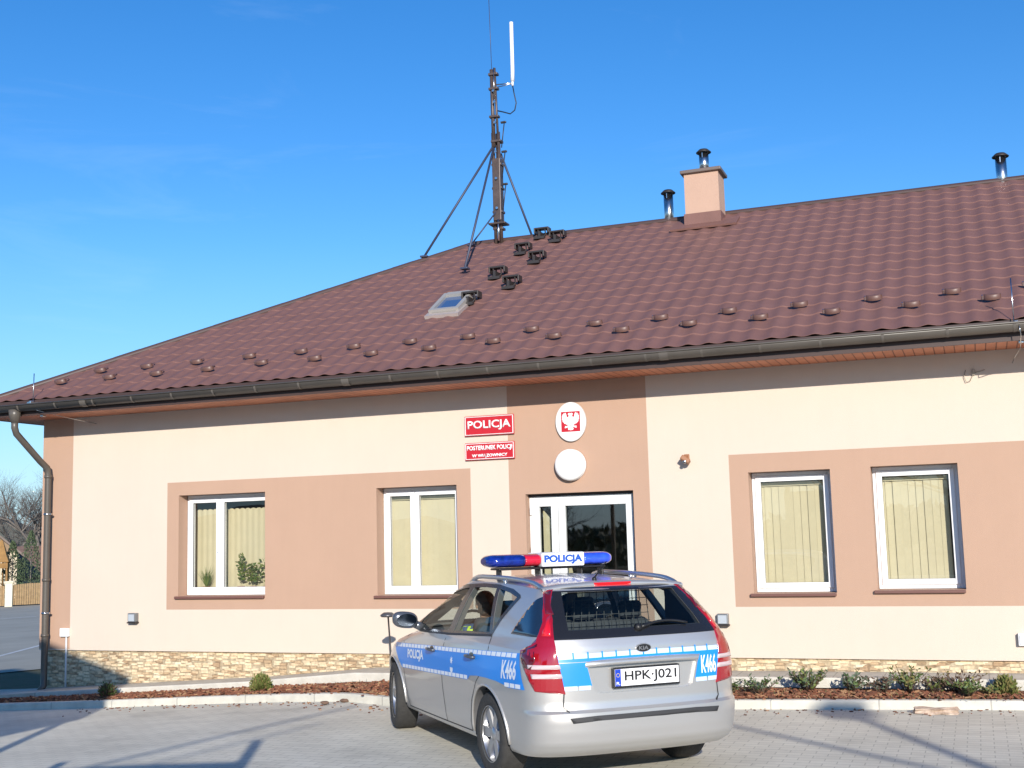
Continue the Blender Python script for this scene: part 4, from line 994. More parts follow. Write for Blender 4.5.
def ring(z, ins=0.0, scale=1., lift=0.):
    xr, xf, W = lerp_tab(XRt, z)+ins, lerp_tab(XFt, z)-ins*1.3, lerp_tab(Wt, z)-ins
    D = lerp_tab(Dt, z); n_ = 3.3
    gh = max(0, min(1, (z-.96)/.06)); DF = 1.0*(1-gh)+.22*gh; nf = 2.7+.7*gh
    xr2, xf2 = xr, xf
    pts = []
    K = 16
    for i in range(K):
        th = pi/2*(i/K)**.8
        pts.append((xr+D-D*max(0, cos(th))**(2/n_), W*sin(th)**(2/n_)))
    Ksd = 60; xa, xb = xr+D, xf-DF
    for i in range(Ksd+1): pts.append((xa+(xb-xa)*i/Ksd, W))
    for i in range(1, K+1):
        th = pi/2*(1-i/K)**.8 if i < K else 0
        pts.append((xf-DF+DF*max(0, cos(th))**(2/nf), W*sin(th)**(2/nf) if th > 0 else 0))
    out = []
    for x, y in pts:
        # plan taper of the flanks and wheel-arch swell
        tz = max(0, min(1, (1.02-z)/.5))
        y *= 1-.035*max(0, (.5-x)/1.4)**2-(.09-.02*gh)*max(0, (x-1.6)/1.9)**2.2
        sw = max(0, min(1, (z-.30)/.15))*max(0, min(1, (.86-z)/.2))
        y += (.016*sw*(math.exp(-((x-0)/.30)**2)+math.exp(-((x-2.65)/.30)**2))) if y > .5 and not ins else 0
        if z > 1.05:
            u = min(1, (z-1.05)/.35)
            zc_ = z-u*(.075*max(0, (.55-x)/1.1)**2*.55+.055*max(0, (x-.9)/.9)**2)*1.0
        else: zc_ = z
        cx = (xr+xf)/2
        if scale < 1:
            y *= scale; x = cx+(x-cx)*(1-(1-scale)*.45)
        out.append((x, y, zc_+lift))
    return out
def hull(ins=0.0, z0=.20, zt=1.44, crown=.048):
    bm = bmesh.new()
    zsl = [z for z in sorted({round(.20+.02*i, 3) for i in range(63)}|{.555, .575, .985, 1.02, 1.44}) if z0-1e-6 <= z <= zt+1e-6]
    rings = [ring(z, ins) for z in zsl]
    for k, s_ in enumerate((.97, .92, .84, .72, .56, .36, .16)): rings.append(ring(zt, ins, s_, crown*(1-s_**2.2)))
    R_ = []
    for rg in rings:
        full = rg+[(x, -y, z) for x, y, z in rg[-2:0:-1]]
        R_.append([bm.verts.new(v) for v in full])
    n_ = len(R_[0])
    for A, B in zip(R_, R_[1:]):
        for i in range(n_): bm.faces.new((A[i], A[(i+1)%n_], B[(i+1)%n_], B[i]))
    bm.faces.new(R_[0][::-1]); bm.faces.new(R_[-1])
    bmesh.ops.recalc_face_normals(bm, faces=bm.faces[:])
    return bm
H = hull(z0=.24); HB = BVHTree.FromBMesh(H)
def tmp(bm, mats):
    me = bpy.data.meshes.new('tmp'); bm.to_mesh(me)
    for m_ in mats: me.materials.append(m_)
    o = bpy.data.objects.new('tmp', me); COL.objects.link(o); return o
PAINT = mat('car_silver', (.545, .53, .51), .33, metal=.6, coat=.7, var=.01, vscale=300)
INNER = mat('car_inner', (.11, .11, .115), .8)
CBLK = mat('car_black', (.015, .015, .017), .25, coat=.3)
RUB = mat('car_rubber', (.035, .035, .037), .6)
BLUE = mat('police_blue', (.010, .25, .80), .4, coat=.2)
DEC = mat('decal_white', (.78, .83, .90), .35)
def cutter(f, mt_=None):
    mb = MB(); f(mb); bmesh.ops.recalc_face_normals(mb.bm, faces=mb.bm.faces[:]); o = tmp(mb.bm, [mt_ or INNER]); mb.bm.free(); return o
def boolean(base, cuts, op='DIFFERENCE'):
    for c_ in cuts:
        md = base.modifiers.new('b', 'BOOLEAN'); md.operation = op; md.object = c_; md.solver = 'EXACT'; md.material_mode = 'TRANSFER'
    dg = bpy.context.evaluated_depsgraph_get(); ev = base.evaluated_get(dg); me = bpy.data.meshes.new_from_object(ev, depsgraph=dg)
    for o in [base]+cuts:
        d = o.data; bpy.data.objects.remove(o); bpy.data.meshes.remove(d)
    return me
sidef = lambda a, b, h: (a, h, b)
rearf = lambda a, b, h: (h, a, b)
FD = [(2.00, .995), (1.74, 1.18), (1.50, 1.305), (1.10, 1.375), (.98, 1.385), (1.09, 1.03)]      # front door glass
RD = [(.97, 1.03), (.88, 1.39), (.60, 1.40), (.36, 1.398), (.14, 1.07)]
QD = [(.09, 1.085), (.29, 1.395), (.05, 1.375), (-.13, 1.345), (-.08, 1.29), (.02, 1.19)]
OUTL = [(2.12, .975), (1.80, 1.185), (1.53, 1.335), (1.12, 1.410), (.70, 1.428), (.35, 1.427), (.02, 1.402), (-.17, 1.365), (-.20, 1.345), (-.13, 1.275), (-.01, 1.16), (.07, 1.055), (1.05, 1.005)]
RG = [(-.545, 1.125), (.545, 1.125), (.53, 1.2), (.47, 1.385), (-.47, 1.385), (-.53, 1.2)]
RGO = [(-.665, 1.065), (.665, 1.065), (.645, 1.2), (.555, 1.415), (-.555, 1.415), (-.645, 1.2)]
cuts = []
cav = hull(.055, .62, 1.40, .045)
cuts.append(tmp(cav, [INNER])); cav.free()
for P_ in (FD, RD, QD): cuts.append(cutter(lambda mb, P_=P_: mb.prism(P_, sidef, -1.2, 1.2)))
cuts.append(cutter(lambda mb: mb.prism(RG, rearf, -1.4, -.15)))
cuts.append(cutter(lambda mb: mb.prism([(-.62, 1.04), (.62, 1.04), (.48, 1.385), (-.48, 1.385)], rearf, .9, 2.7)))
def arch(xc, rr):
    def f(mb):
        for s_ in (-1, 1):
            pl = [(xc+rr*cos(2*pi*k/40), .315+rr*sin(2*pi*k/40)) for k in range(40)]
            mb.prism(pl, sidef, s_*.60, s_*1.2)
    return f
cuts.append(cutter(arch(0, .365))); cuts.append(cutter(arch(2.65, .37)))
cuts.append(cutter(lambda mb: mb.prism([(-.42, .885), (.42, .885), (.445, .86), (.40, .70), (.36, .682), (-.36, .682), (-.40, .70), (-.445, .86)], rearf, -1.3, -.876), PAINT))
me = boolean(tmp(H, [PAINT]), cuts)
me.name = 'body'
me.transform(CM)
body = bpy.data.objects.new('body', me); COL.objects.link(body); body.parent = car; body.location = -Vector(wloc(car))
ang_smooth(body, 32)
def cbuild(mb, name, mats, par=None, smooth=None, recalc=True):
    mb.bm.transform(CM); o = mb.build(name, mats, par or car, recalc=recalc); 
    if smooth: ang_smooth(o, smooth)
    return o
# ---- projecting flat shapes on to the body skin
def flat_bm(loops):
    bm = bmesh.new(); V = []
    for lp in loops: V += [bm.verts.new((a, b, 0)) for a, b in lp]
    tr = tessellate_polygon([[Vector((a, b, 0)) for a, b in lp] for lp in loops])
    for t in tr:
        try: bm.faces.new([V[i] for i in t])
        except ValueError: pass
    return bm
def gridcut(bm, st):
    xs_ = [v.co.x for v in bm.verts]; ys_ = [v.co.y for v in bm.verts]
    for ax, lo, hi in ((0, min(xs_), max(xs_)), (1, min(ys_), max(ys_))):
        k = math.ceil(lo/st)
        while k*st < hi:
            co = [0, 0, 0]; co[ax] = k*st; no = [0, 0, 0]; no[ax] = 1
            bmesh.ops.bisect_plane(bm, geom=bm.verts[:]+bm.edges[:]+bm.faces[:], plane_co=co, plane_no=no, dist=1e-6); k += 1
    return bm
def project(bm, mode, off, st=.045, skirt=0., bvh=None):
    if st: gridcut(bm, st)
    bad = []
    for v in bm.verts:
        a, b = v.co.x, v.co.y
        if mode == 'L': o_, d = Vector((a, 1.6, b)), Vector((0, -1, 0))
        elif mode == 'R': o_, d = Vector((a, -1.6, b)), Vector((0, 1, 0))
        elif mode == 'B': o_, d = Vector((-2, a, b)), Vector((1, 0, 0))
        elif mode == 'F': o_, d = Vector((4.5, a, b)), Vector((-1, 0, 0))
        elif mode == 'T': o_, d = Vector((a, b, 2.2)), Vector((0, 0, -1))
        else:  # corner lamps: a is an angle in degrees, rear = 0, flank = 90
            s_ = 1 if mode == 'CL' else -1; al = R(a); dr_ = Vector((-cos(al), s_*sin(al), 0)); c_ = Vector((-.35, s_*.35, b)); o_, d = c_+dr_*2, -dr_
        hit = HB.ray_cast(o_, d)
        if hit[0] is None: bad.append(v); v.co = o_; continue
        n_ = hit[1]
        if n_.dot(d) > 0: n_ = -n_
        v.co = hit[0]+n_*off
        v.normal = n_
    if bad: bmesh.ops.delete(bm, geom=bad, context='VERTS')
    if skirt:
        bmesh.ops.recalc_face_normals(bm, faces=bm.faces[:])
        be = [e for e in bm.edges if e.is_boundary]
        r = bmesh.ops.extrude_edge_only(bm, edges=be)
        vs_ = [e for e in r['geom'] if isinstance(e, bmesh.types.BMVert)]
        for v in vs_:
            hp = HB.find_nearest(v.co)
            v.co = hp[0]-hp[1].normalized()*.003 if (v.co-hp[0]).dot(hp[1]) > 0 else hp[0]+hp[1].normalized()*.003
    for f in bm.faces: f.smooth = True
    mb = MB.__new__(MB); mb.bm = bm
    return mb
def pdecal(loops, mode, off, name, m_, par=None, st=.045, skirt=0., flipx=False):
    bm = flat_bm(loops); mb = project(bm, mode, off, st, skirt); return cbuild(mb, name, m_, par, None)
def ribbon(line, wd): 
    a = []; b = []
    for i, p in enumerate(line):
        q = Vector(line[min(i+1, len(line)-1)])-Vector(line[max(i-1, 0)]); n_ = Vector((-q.y, q.x)).normalized()*wd/2
        a.append((p[0]+n_.x, p[1]+n_.y)); b.append((p[0]-n_.x, p[1]-n_.y))
    return a+b[::-1]
def joinbm(bms):
    mb = MB()
    for b_ in bms: mb.merge(b_.bm if isinstance(b_, MB) else b_)
    return mb
CG = glass('car_glass', (.74, .80, .78), 1.5, 0, -.045, .4); CGR = glass('car_rear_glass', (.72, .78, .78), 1.5, 0, -.03, .5); CGS = glass('windscreen_glass', (.8, .86, .84), 1.5, 0, .02)
def grow(P_, s_=.012):
    c_ = Vector((sum(p[0] for p in P_)/len(P_), sum(p[1] for p in P_)/len(P_)))
    return [tuple(Vector(p)+(Vector(p)-c_).normalized()*s_) for p in P_]
SEAM = mat('car_seam', (.03, .03, .032), .6)
# doors: on each flank the doors are parts, with glass, frame and handle
for sd_, nm in (('L', 'left'), ('R', 'right')):
    s_ = 1 if sd_ == 'L' else -1
    pdecal([OUTL, FD[::-1], RD[::-1], QD[::-1]], sd_, .0022, 'window_surround', CBLK, body)
    for P_ in (FD, RD, QD): pdecal([grow(P_, .004)], sd_, -.004, 'side_window', CG, None, .03)
    # quarter glass behind the rear pillar
    pdecal([[(-.29, 1.085), (-.47, 1.335), (-.50, 1.36), (-.53, 1.36), (-.60, 1.28), (-.77, 1.085)]], sd_, .006, 'quarter_window', mat('quarter_glass', (.012, .025, .05), .04, spec=.9, coat=.5), None, .03, .01)
    # belt trim and door seams
    pdecal([ribbon([(2.12, .972), (1.05, 1.0), (.07, 1.05)], .016)], sd_, .004, 'belt_moulding', RUB, body)
    seams = [[(2.16, .975), (2.27, .90), (2.28, .70), (2.22, .45), (2.16, .27)], [(1.06, 1.005), (1.10, .85), (1.10, .60), (1.05, .28)],
             [(.07, 1.05), (.02, .93), (.06, .80), (.22, .69), (.36, .52), (.42, .36), (.42, .28)], [(2.16, .272), (1.05, .277), (.42, .283)], [(2.27, .90), (2.4, .965)]]
    cbuild(joinbm([project(flat_bm([ribbon(l_, .010)]), sd_, .0012, .05) for l_ in seams]), 'door_seam', SEAM, body)
    # fuel flap on the right
    # handles
    for hx, hz in ((1.38, .845), (.36, .868)):
        hh = HB.ray_cast(Vector((hx, s_*1.6, hz)), Vector((0, -s_, 0)))[0]
        M = Matrix.Translation((hx, hh.y, hz))
        mb = MB(); mb.tube([M @ Vector(v) for v in ((-.085, 0, .0), (-.07, s_*.030, .004), (0, s_*.038, .006), (.07, s_*.030, .004), (.085, 0, 0))], [.012, .013, .014, .013, .012], 10)
        dh = cbuild(mb, 'door_handle', PAINT if False else mat('handle_grey', (.10, .11, .13), .3, metal=.4), body)
        cbuild(project(flat_bm([[(hx+.055*cos(2*pi*k/20), hz+.008+.026*sin(2*pi*k/20)) for k in range(20)]]), sd_, .0052, .04), 'handle_cup', CBLK, dh)
    # blue stripe with dashed white edges
    T_ = lambda x: .818+(2.67-x)*.0485 if x > 1.43 else .878+(1.43-x)*.0435
    B_ = lambda x: .607+(2.41-x)*.038 if x > .42 else .683+(.42-x)*.030
    top = [(2.62, T_(2.62)), (1.43, T_(1.43)), (.4, T_(.4)), (-.56, T_(-.56))]
    sp_ = [(2.62, T_(2.62))]+[(x_, T_(x_)) for x_ in (2.2, 1.43, .9, .4, 0, -.3, -.585)]+[(-.60, .93), (-.70, B_(-.70))]+[(x_, B_(x_)) for x_ in (-.42, )]+[(-.37, .72), (-.2, .735), (0, .74), (.2, .735), (.37, .72)]+[(x_, B_(x_)) for x_ in (.43, 1, 1.6, 2.3)]+[(2.42, .68)]
    stripe = pdecal([sp_], sd_, .0028, 'side_stripe', BLUE, body)
    ds = []
    x_ = 2.58
    while x_ > -.50:
        x2 = x_-.085; ds.append(project(flat_bm([[(x_, T_(x_)-.003), (x2, T_(x2)-.003), (x2, T_(x2)-.034), (x_, T_(x_)-.034)]]), sd_, .0042, .05)); x_ -= .098
    x_ = 2.28
    while x_ > -.62:
        x2 = x_-.085
        if not (-.34 < x_ < .50 or -.38 < x2 < .42): ds.append(project(flat_bm([[(x_, B_(x_)+.004), (x2, B_(x2)+.004), (x2, B_(x2)+.034), (x_, B_(x_)+.034)]]), sd_, .0042, .05))
        x_ -= .098
    k_ = sum(1 for d__ in ds if max(v.co.z for v in d__.bm.verts) > .76)
    cbuild(joinbm(ds), 'stripe_dashes', DEC, stripe)
    def side_text(body_t, cx_, cz_, wd, ht, bold, slope=.045):
        bm = fit_text(body_t, wd, ht, bold)
        for v in bm.verts:
            a = v.co.x*(-s_)            # reads from the nose to the tail on the left flank, tail to nose on the right
            v.co = Vector((cx_+a, cz_+v.co.y-slope*a, 0))
        return project(bm, sd_, .0046, .05)
    cbuild(side_text('POLICJA', 1.86, .757, .50, .105, .045), 'stripe_lettering', DEC, stripe)
    cbuild(side_text('K466', -.435, .838, .27, .14, .03), 'unit_number', DEC, stripe)
    st_ = []
    for k in range(2): pass
    star = [(.83+(.038 if k % 2 == 0 else .017)*sin(pi*k/8)*1.0, .80+(.038 if k % 2 == 0 else .017)*cos(pi*k/8)) for k in range(16)]
    shield = [(.865, .742), (.795, .742), (.797, .715), (.83, .69), (.863, .715)]
    cbuild(joinbm([project(flat_bm([star]), sd_, .0046, 0), project(flat_bm([shield]), sd_, .0046, 0)]), 'police_star', DEC, stripe)
    # sill trim
    # wheel arch lips
    for xc, rr in ((0, .365), (2.65, .37)):
        mb = MB(); pp = []
        for k in range(25):
            al = -.22+(pi+.44)*k/24; x_, z_ = xc+(rr+.004)*cos(al), .315+(rr+.004)*sin(al)
            ht_ = HB.ray_cast(Vector((x_, s_*1.6, z_)), Vector((0, -s_, 0)))[0]
            if ht_ is not None: pp.append((x_, ht_.y+s_*.001, z_))
        mb.tube(pp, .011, 8); cbuild(mb, 'arch_lip', PAINT, body)
    # tail lights
    md_ = 'C'+sd_
    LT = [(27, .690), (47, .712), (55, .85), (63, .955), (64, .985), (52, 1.03), (48, 1.075), (46.5, 1.18), (54.5, 1.31), (65, 1.395), (60, 1.405), (52, 1.405), (47, 1.33), (38, 1.20), (34.5, 1.075), (33, 1.02)]
    REDL = mat('lamp_red', (.32, .004, .012), .08, coat=1., spec=.8)
    tl = pdecal([LT], md_, .007, 'tail_light', REDL, None, .06, skirt=.01)
    cl = []
    for z0_, z1_ in ((.865, .895), (.800, .832)):
        a0_ = 29.5 if z0_ > .85 else 28.5
        cl.append(project(flat_bm([[(a0_, z0_), (52 if z0_ > .85 else 49, z0_), (53 if z0_ > .85 else 50, z1_), (a0_+1, z1_)]]), md_, .0095, 4, .01))
    for c__ in cl: cbuild(c__, 'clear_lens', mat('lamp_clear', (.62, .50, .50), .15, coat=1), tl)
    cbuild(project(flat_bm([[(56, .875), (61, .955), (62, .975), (50, 1.02), (46.5, 1.04), (47, .92), (50, .86)]]), md_, .0095, 4, .01), 'dark_lens', mat('lamp_dark_red', (.10, .003, .008), .12, coat=1), tl)
    cbuild(project(flat_bm([[(37, 1.09), (44.5, 1.09), (44, 1.21), (41, 1.24)]]), md_, .0095, 3, .01), 'upper_lens', mat('lamp_bright', (.60, .01, .02), .1, coat=1), tl)
    cbuild(project(flat_bm([[(38.5, 1.235), (46.3, 1.235), (53.5, 1.31), (62.5, 1.388), (53, 1.395), (48, 1.33)]]), md_, .0095, 3, .01), 'dark_lens', mat('lamp_mid_red', (.13, .005, .010), .12, coat=1), tl)
    # rails
    mb = MB(); pp = []
    for k in range(17):
        u = k/16; x_ = 1.20-1.67*u; hgt = .032*min(1, u*7, (1-u)*7); hz_ = HB.ray_cast(Vector((x_, s_*.565, 2)), Vector((0, 0, -1)))[0]
        pp.append((x_, s_*(.575), (hz_.z if hz_ else 1.44)+hgt))
    mb.tube(pp, [.014]+[.019]*15+[.014], 10)
    for k in (1, 8, 15): mb.tube([pp[k], (pp[k][0], pp[k][1]-s_*.005, pp[k][2]-.06)], .018, 8)
    cbuild(mb, 'roof_rail', mat('rail_silver', (.55, .56, .58), .3, metal=.9), None)
    # mirrors
    mh = empty_child = None
    bm = bmesh.new(); bmesh.ops.create_uvsphere(bm, u_segments=24, v_segments=16, radius=1)
    for v in bm.verts:
        x_, y_, z_ = v.co
        y_ = math.copysign(abs(y_)**.75, y_); z_ = math.copysign(abs(z_)**.75, z_)
        if x_ < 0: x_ *= .32
        v.co = Vector((1.80+x_*.13, s_*(1.0+y_*.118), 1.085+z_*.075+.012*y_))
    for f_ in bm.faces: f_.smooth = True
    mb = MB.__new__(MB); mb.bm = bm
    mb.tube([(1.88, s_*.80, 1.0), (1.85, s_*.90, 1.04)], [.045, .035], 10)
    mr_ = cbuild(mb, 'wing_mirror', mat('mirror_dark', (.12, .13, .15), .25, metal=.5, coat=.5), None)
    mb = MB(); mb.prism([(s_*1.0+.092*cos(2*pi*k/24), 1.085+.056*sin(2*pi*k/24)) for k in range(24)], rearf, 1.748, 1.757); cbuild(mb, 'mirror_glass', mat('mirror_glass', (.07, .085, .11), .12, metal=1), mr_)
# front end: lamps, grille (turned away from the camera)
for s_ in (-1, 1):
    pdecal([[(s_*.42, .70), (s_*.70, .72), (s_*.76, .80), (s_*.66, .795), (s_*.45, .77)]], 'F', .006, 'headlight', mat('headlight', (.75, .78, .8), .05, coat=1), None, .05, .01)
pdecal([[(-.36, .66), (.36, .66), (.38, .74), (-.38, .74)]], 'F', .004, 'grille', CBLK)
pdecal([[(-.45, .32), (.45, .32), (.5, .44), (-.5, .44)]], 'F', .004, 'lower_grille', CBLK)
pdecal([grow([(-.62, 1.04), (.62, 1.04), (.48, 1.385), (-.48, 1.385)], .02)], 'F', -.008, 'windscreen', CGS, None, .08)
# tailgate -----------------------------------------------------------
pdecal([RGO, RG[::-1]], 'B', .0025, 'rear_window_frame', CBLK, body)
rw = pdecal([grow(RG, .02)], 'B', -.006, 'rear_window', CGR, None, .05)
mb = MB(); pts = []
for k in range(13):
    u = k/12; y_ = -.02-.40*u; z_ = 1.128+.035*sin(pi*u*.9)
    hp = HB.ray_cast(Vector((-2, y_, z_)), Vector((1, 0, 0)))[0]; pts.append((hp.x-.022, y_, z_))
mb.tube(pts, [.014]*3+[.010]*10, 8); mb.lathe([(0, 0), (.03, 0), (.028, .03), (0, .035)], Matrix.Translation((pts[0][0]+.02, 0, 1.125)) @ Matrix.Rotation(-pi/2, 4, 'Y'), 16); cbuild(mb, 'rear_wiper', BLACK, rw)
mb = MB(); hs = []
# spoiler lip with third brake light
lip = [(-.60, 1.418), (-.45, 1.437), (-.2, 1.447), (0, 1.449), (.2, 1.447), (.45, 1.437), (.60, 1.418)]
prev = None
for y_, z_ in lip:
    xr_ = HB.ray_cast(Vector((-2, y_, z_-.02)), Vector((1, 0, 0)))[0]; x_ = (xr_.x if xr_ else -.4)
    sec = [mb.bm.verts.new(v) for v in ((x_+.10, y_, z_+.006), (x_+.0, y_, z_+.006), (x_-.035, y_, z_-.004), (x_-.042, y_, z_-.022), (x_-.025, y_, z_-.032), (x_+.03, y_, z_-.034))]
    if prev:
        for k in range(5): mb.bm.faces.new((prev[k], sec[k], sec[k+1], prev[k+1])).smooth = True
    prev = sec
sp = cbuild(mb, 'rear_spoiler', PAINT, body, None)
mb = MB(); xr_ = HB.ray_cast(Vector((-2, 0, 1.43)), Vector((1, 0, 0)))[0]; mb.rbox((xr_.x-.055, -.16, 1.418), (xr_.x-.02, .16, 1.446), .006); cbuild(mb, 'brake_light', mat('brake_red', (.65, .01, .015), .15, coat=1), None)
# garnish over the plate
mb = MB(); n_ = 16
prev = None
for k in range(n_+1):
    u = -1+2*k/n_; y_ = .475*u; z_ = .905-.012*abs(u)**4; x_ = HB.ray_cast(Vector((-2, y_, z_)), Vector((1, 0, 0)))[0].x; q_ = (1-abs(u)**8)
    sec = [mb.bm.verts.new(v) for v in ((x_+.004, y_, z_+.018), (x_-.018*q_, y_, z_+.010), (x_-.030*q_, y_, z_-.006), (x_-.026*q_, y_, z_-.024), (x_+.01, y_, z_-.030))]
    if prev:
        for j in range(4): mb.bm.faces.new((prev[j], sec[j], sec[j+1], prev[j+1])).smooth = True
    prev = sec
cbuild(mb, 'tailgate_garnish', PAINT, body)
tg = [(-.62, .57), (-.66, .68), (-.655, .72)]
cbuild(joinbm([project(flat_bm([ribbon(l_, .010)]), 'B', .0012, .05) for l_ in ([(.60, .565), (.635, .60), (.625, .715)], [(-.60, .565), (-.635, .60), (-.625, .715)])]), 'tailgate_seam', SEAM, body)
bs = pdecal([[(.585, .490), (.605, .525), (.4, .534), (-.4, .534), (-.605, .525), (-.585, .490), (-.4, .500), (.4, .500)]], 'B', .008, 'bumper_strip', RUB, None, .05, .01)
# plate
mb = MB(); mb.rbox((-.917, -.292, .706), (-.872, .252, .852), .006); pl = cbuild(mb, 'number_plate', BLACK)
mb = MB(); mb.rbox((-.9195, -.282, .722), (-.916, .242, .842), .001, 1); pw = cbuild(mb, 'plate_face', WHITES, pl)
mb = MB(); mb.box((-.9212, .195, .723), (-.9194, .241, .841)); cbuild(mb, 'blue_band', mat('eu_blue', (.01, .05, .45), .4), pl)
def rear_text(t_, cy, cz, w_, h_, x_, bold=.02):
    bm = fit_text(t_, w_, h_, bold); mb = MB(); mb.merge(bm, Matrix(((0, 0, 1, x_), (-1, 0, 0, cy), (0, 1, 0, cz), (0, 0, 0, 1)))); return mb
cbuild(rear_text('HPK·J021', -.048, .782, .425, .088, -.9216, .02), 'plate_lettering', BLACK, pl, recalc=False)
cbuild(joinbm([rear_text('PL', .218, .742, .028, .022, -.9218, .02)]), 'country_letters', WHITES, pl, recalc=False)
mb = MB()
for k in range(12): al = k*pi/6; mb.box((-.9218, .218+.013*cos(al)-.002, .80+.013*sin(al)-.002), (-.9214, .218+.013*cos(al)+.002, .80+.013*sin(al)+.002))
cbuild(mb, 'eu_stars', mat('eu_yellow', (.8, .6, .05), .5), pl)
# maker's oval
mb = MB(); x_ = HB.ray_cast(Vector((-2, 0, .985)), Vector((1, 0, 0)))[0].x
MO = Matrix.Translation((x_, 0, .985)) @ Matrix.Rotation(R(-8), 4, 'Y')
mb.prism([(.062*cos(2*pi*k/36), .031*sin(2*pi*k/36)) for k in range(36)], rearf, -.001, -.012); mb.bm.transform(MO); ov = cbuild(mb, 'maker_badge', mat('chrome', (.75, .75, .76), .1, metal=1))
mb = MB(); mb.prism([(.056*cos(2*pi*k/36), .026*sin(2*pi*k/36)) for k in range(36)], rearf, -.012, -.0135); mb.bm.transform(MO); cbuild(mb, 'badge_face', BLACK, ov)
mb = rear_text('KIA', 0, 0, .080, .028, -.0142, .03); mb.bm.transform(MO); cbuild(mb, 'badge_lettering', mat('chrome', (.75, .75, .76), .1), ov, recalc=False)
# rear livery
rs = [cbuild(project(flat_bm([P_]), 'B', .0028, .05), 'rear_stripe', BLUE, body) for P_ in ([(.635, .74), (.655, .905), (.46, .905), (.42, .74)], [(-.66, .735), (-.67, .935), (-.485, .925), (-.455, .86), (-.425, .735)])]
cbuild(project(flat_bm([[(.66, .908), (.66, .962), (0, .968), (-.665, .962), (-.665, .908), (0, .914)]]), 'B', .0022, .05), 'rear_stripe', BLUE, body)
ds = []
y_ = .655
LB = mat('decal_pale_blue', (.55, .70, .92), .35)
def zt_(y): return .938+.006*(1-(y/.65)**2)
while y_ > -.66:
    y2 = y_-.098
    ds.append(project(flat_bm([[(y_, zt_(y_)-.008), (y2, zt_(y2)-.008), (y2, zt_(y2)+.024), (y_, zt_(y_)+.024)]]), 'B', .0036, .05))
    y_ -= .110
for a_, b_ in ((.625, .53), (.518, .43), (-.43, -.53), (-.542, -.64)): ds.append(project(flat_bm([[(a_, .712), (b_, .712), (b_, .742), (a_, .742)]]), 'B', .0036, .05))
for d_ in ds: cbuild(d_, 'stripe_dash', LB, body)
bm = fit_text('K466', .14, .135, .025)
for v in bm.verts: v.co = Vector((-.553-v.co.x, .835+v.co.y, 0))
cbuild(project(bm, 'B', .005, .05), 'unit_number', DEC, body)
tk = []
for y_ in (.551, .441, .331, .221, .111, -.109, -.219, -.329, -.439, -.549): tk.append(project(flat_bm([[(y_-.006, .926), (y_+.006, .926), (y_+.006, .978), (y_-.006, .978)]]), 'B', .0042, .05))
for d_ in tk: cbuild(d_, 'stripe_tick', BLUE, body)
# light bar
LBX, LBZ = .80, 1.606
lb = empty('light_bar', (0, 0, 0), None, None); lb.parent = car; lb.location = (0, 0, 0)
del_keys = [k for k in ('label', 'category', 'group') if k in lb.keys()]
for k in del_keys: del lb[k]
def barsec(y0, y1, name, m_, r0=.056, ends=(0, 0), z=LBZ):
    mb = MB(); ys_ = [y0+(y1-y0)*i/14 for i in range(15)]; prev = None
    for y_ in ys_:
        s_ = 1.
        for e_, ye in ((ends[0], y0), (ends[1], y1)):
            if e_: d_ = min(1, abs(y_-ye)/.10); s_ *= (1-(1-d_)**3*.55)
        sec = [mb.bm.verts.new((LBX+.15*s_*math.copysign(abs(cos(a_))**.8, cos(a_)), y_, z+r0*s_*math.copysign(abs(sin(a_))**.75, sin(a_)))) for a_ in [2*pi*k/28 for k in range(28)]]
        if prev:
            for k in range(28): mb.bm.faces.new((prev[k], prev[(k+1)%28], sec[(k+1)%28], sec[k])).smooth = True
        else: mb.bm.faces.new(sec)
        prev = sec
    mb.bm.faces.new(prev); return cbuild(mb, name, m_, lb)
LBL = mat('bar_blue', (.006, .02, .22), .10, coat=1, var=.5, vscale=18); LBL2 = mat('bar_blue_lit', (.03, .09, .75), .15, coat=1, var=.3, vscale=18); LRD = mat('bar_red', (.60, .01, .03), .12, coat=1, var=.25, vscale=18)  # right dome's blue is coloured brighter than the left, as if lit
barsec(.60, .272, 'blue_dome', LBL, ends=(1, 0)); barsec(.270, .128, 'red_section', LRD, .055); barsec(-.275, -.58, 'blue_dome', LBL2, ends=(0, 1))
mb = MB(); mb.rbox((LBX-.165, -.273, LBZ-.058), (LBX+.165, .126, LBZ+.060), .012); bp_ = cbuild(mb, 'panel_box', WHITES, lb)
cbuild(rear_text('POLICJA', -.073, LBZ, .36, .082, LBX-.1665, .055), 'panel_lettering', mat('letter_blue', (.01, .08, .42), .4), bp_, recalc=False)
mb = MB(); mb.rbox((LBX-.11, -.50, LBZ-.078), (LBX+.11, .50, LBZ-.060), .01); cbuild(mb, 'bar_base', BLACK, lb)
for y_ in (-.50, .46, .1, -.3):
    z_ = HB.ray_cast(Vector((LBX, y_, 2)), Vector((0, 0, -1)))[0].z
    mb = MB(); mb.rbox((LBX-.05, y_-.009, z_-.004), (LBX+.05, y_+.009, LBZ-.08), .005); cbuild(mb, 'bar_foot', BLACK, lb)
# roof aerial
z_ = HB.ray_cast(Vector((-.30, 0, 2)), Vector((0, 0, -1)))[0].z
mb = MB(); mb.lathe([(0, 0), (.022, 0), (.014, .03), (0, .034)], Matrix.Translation((-.12, 0, z_+.004)), 12); mb.tube([(-.12, 0, z_+.03), (-.35, 0, z_+.16)], [.0055, .0035], 6); cbuild(mb, 'roof_aerial', BLACK)
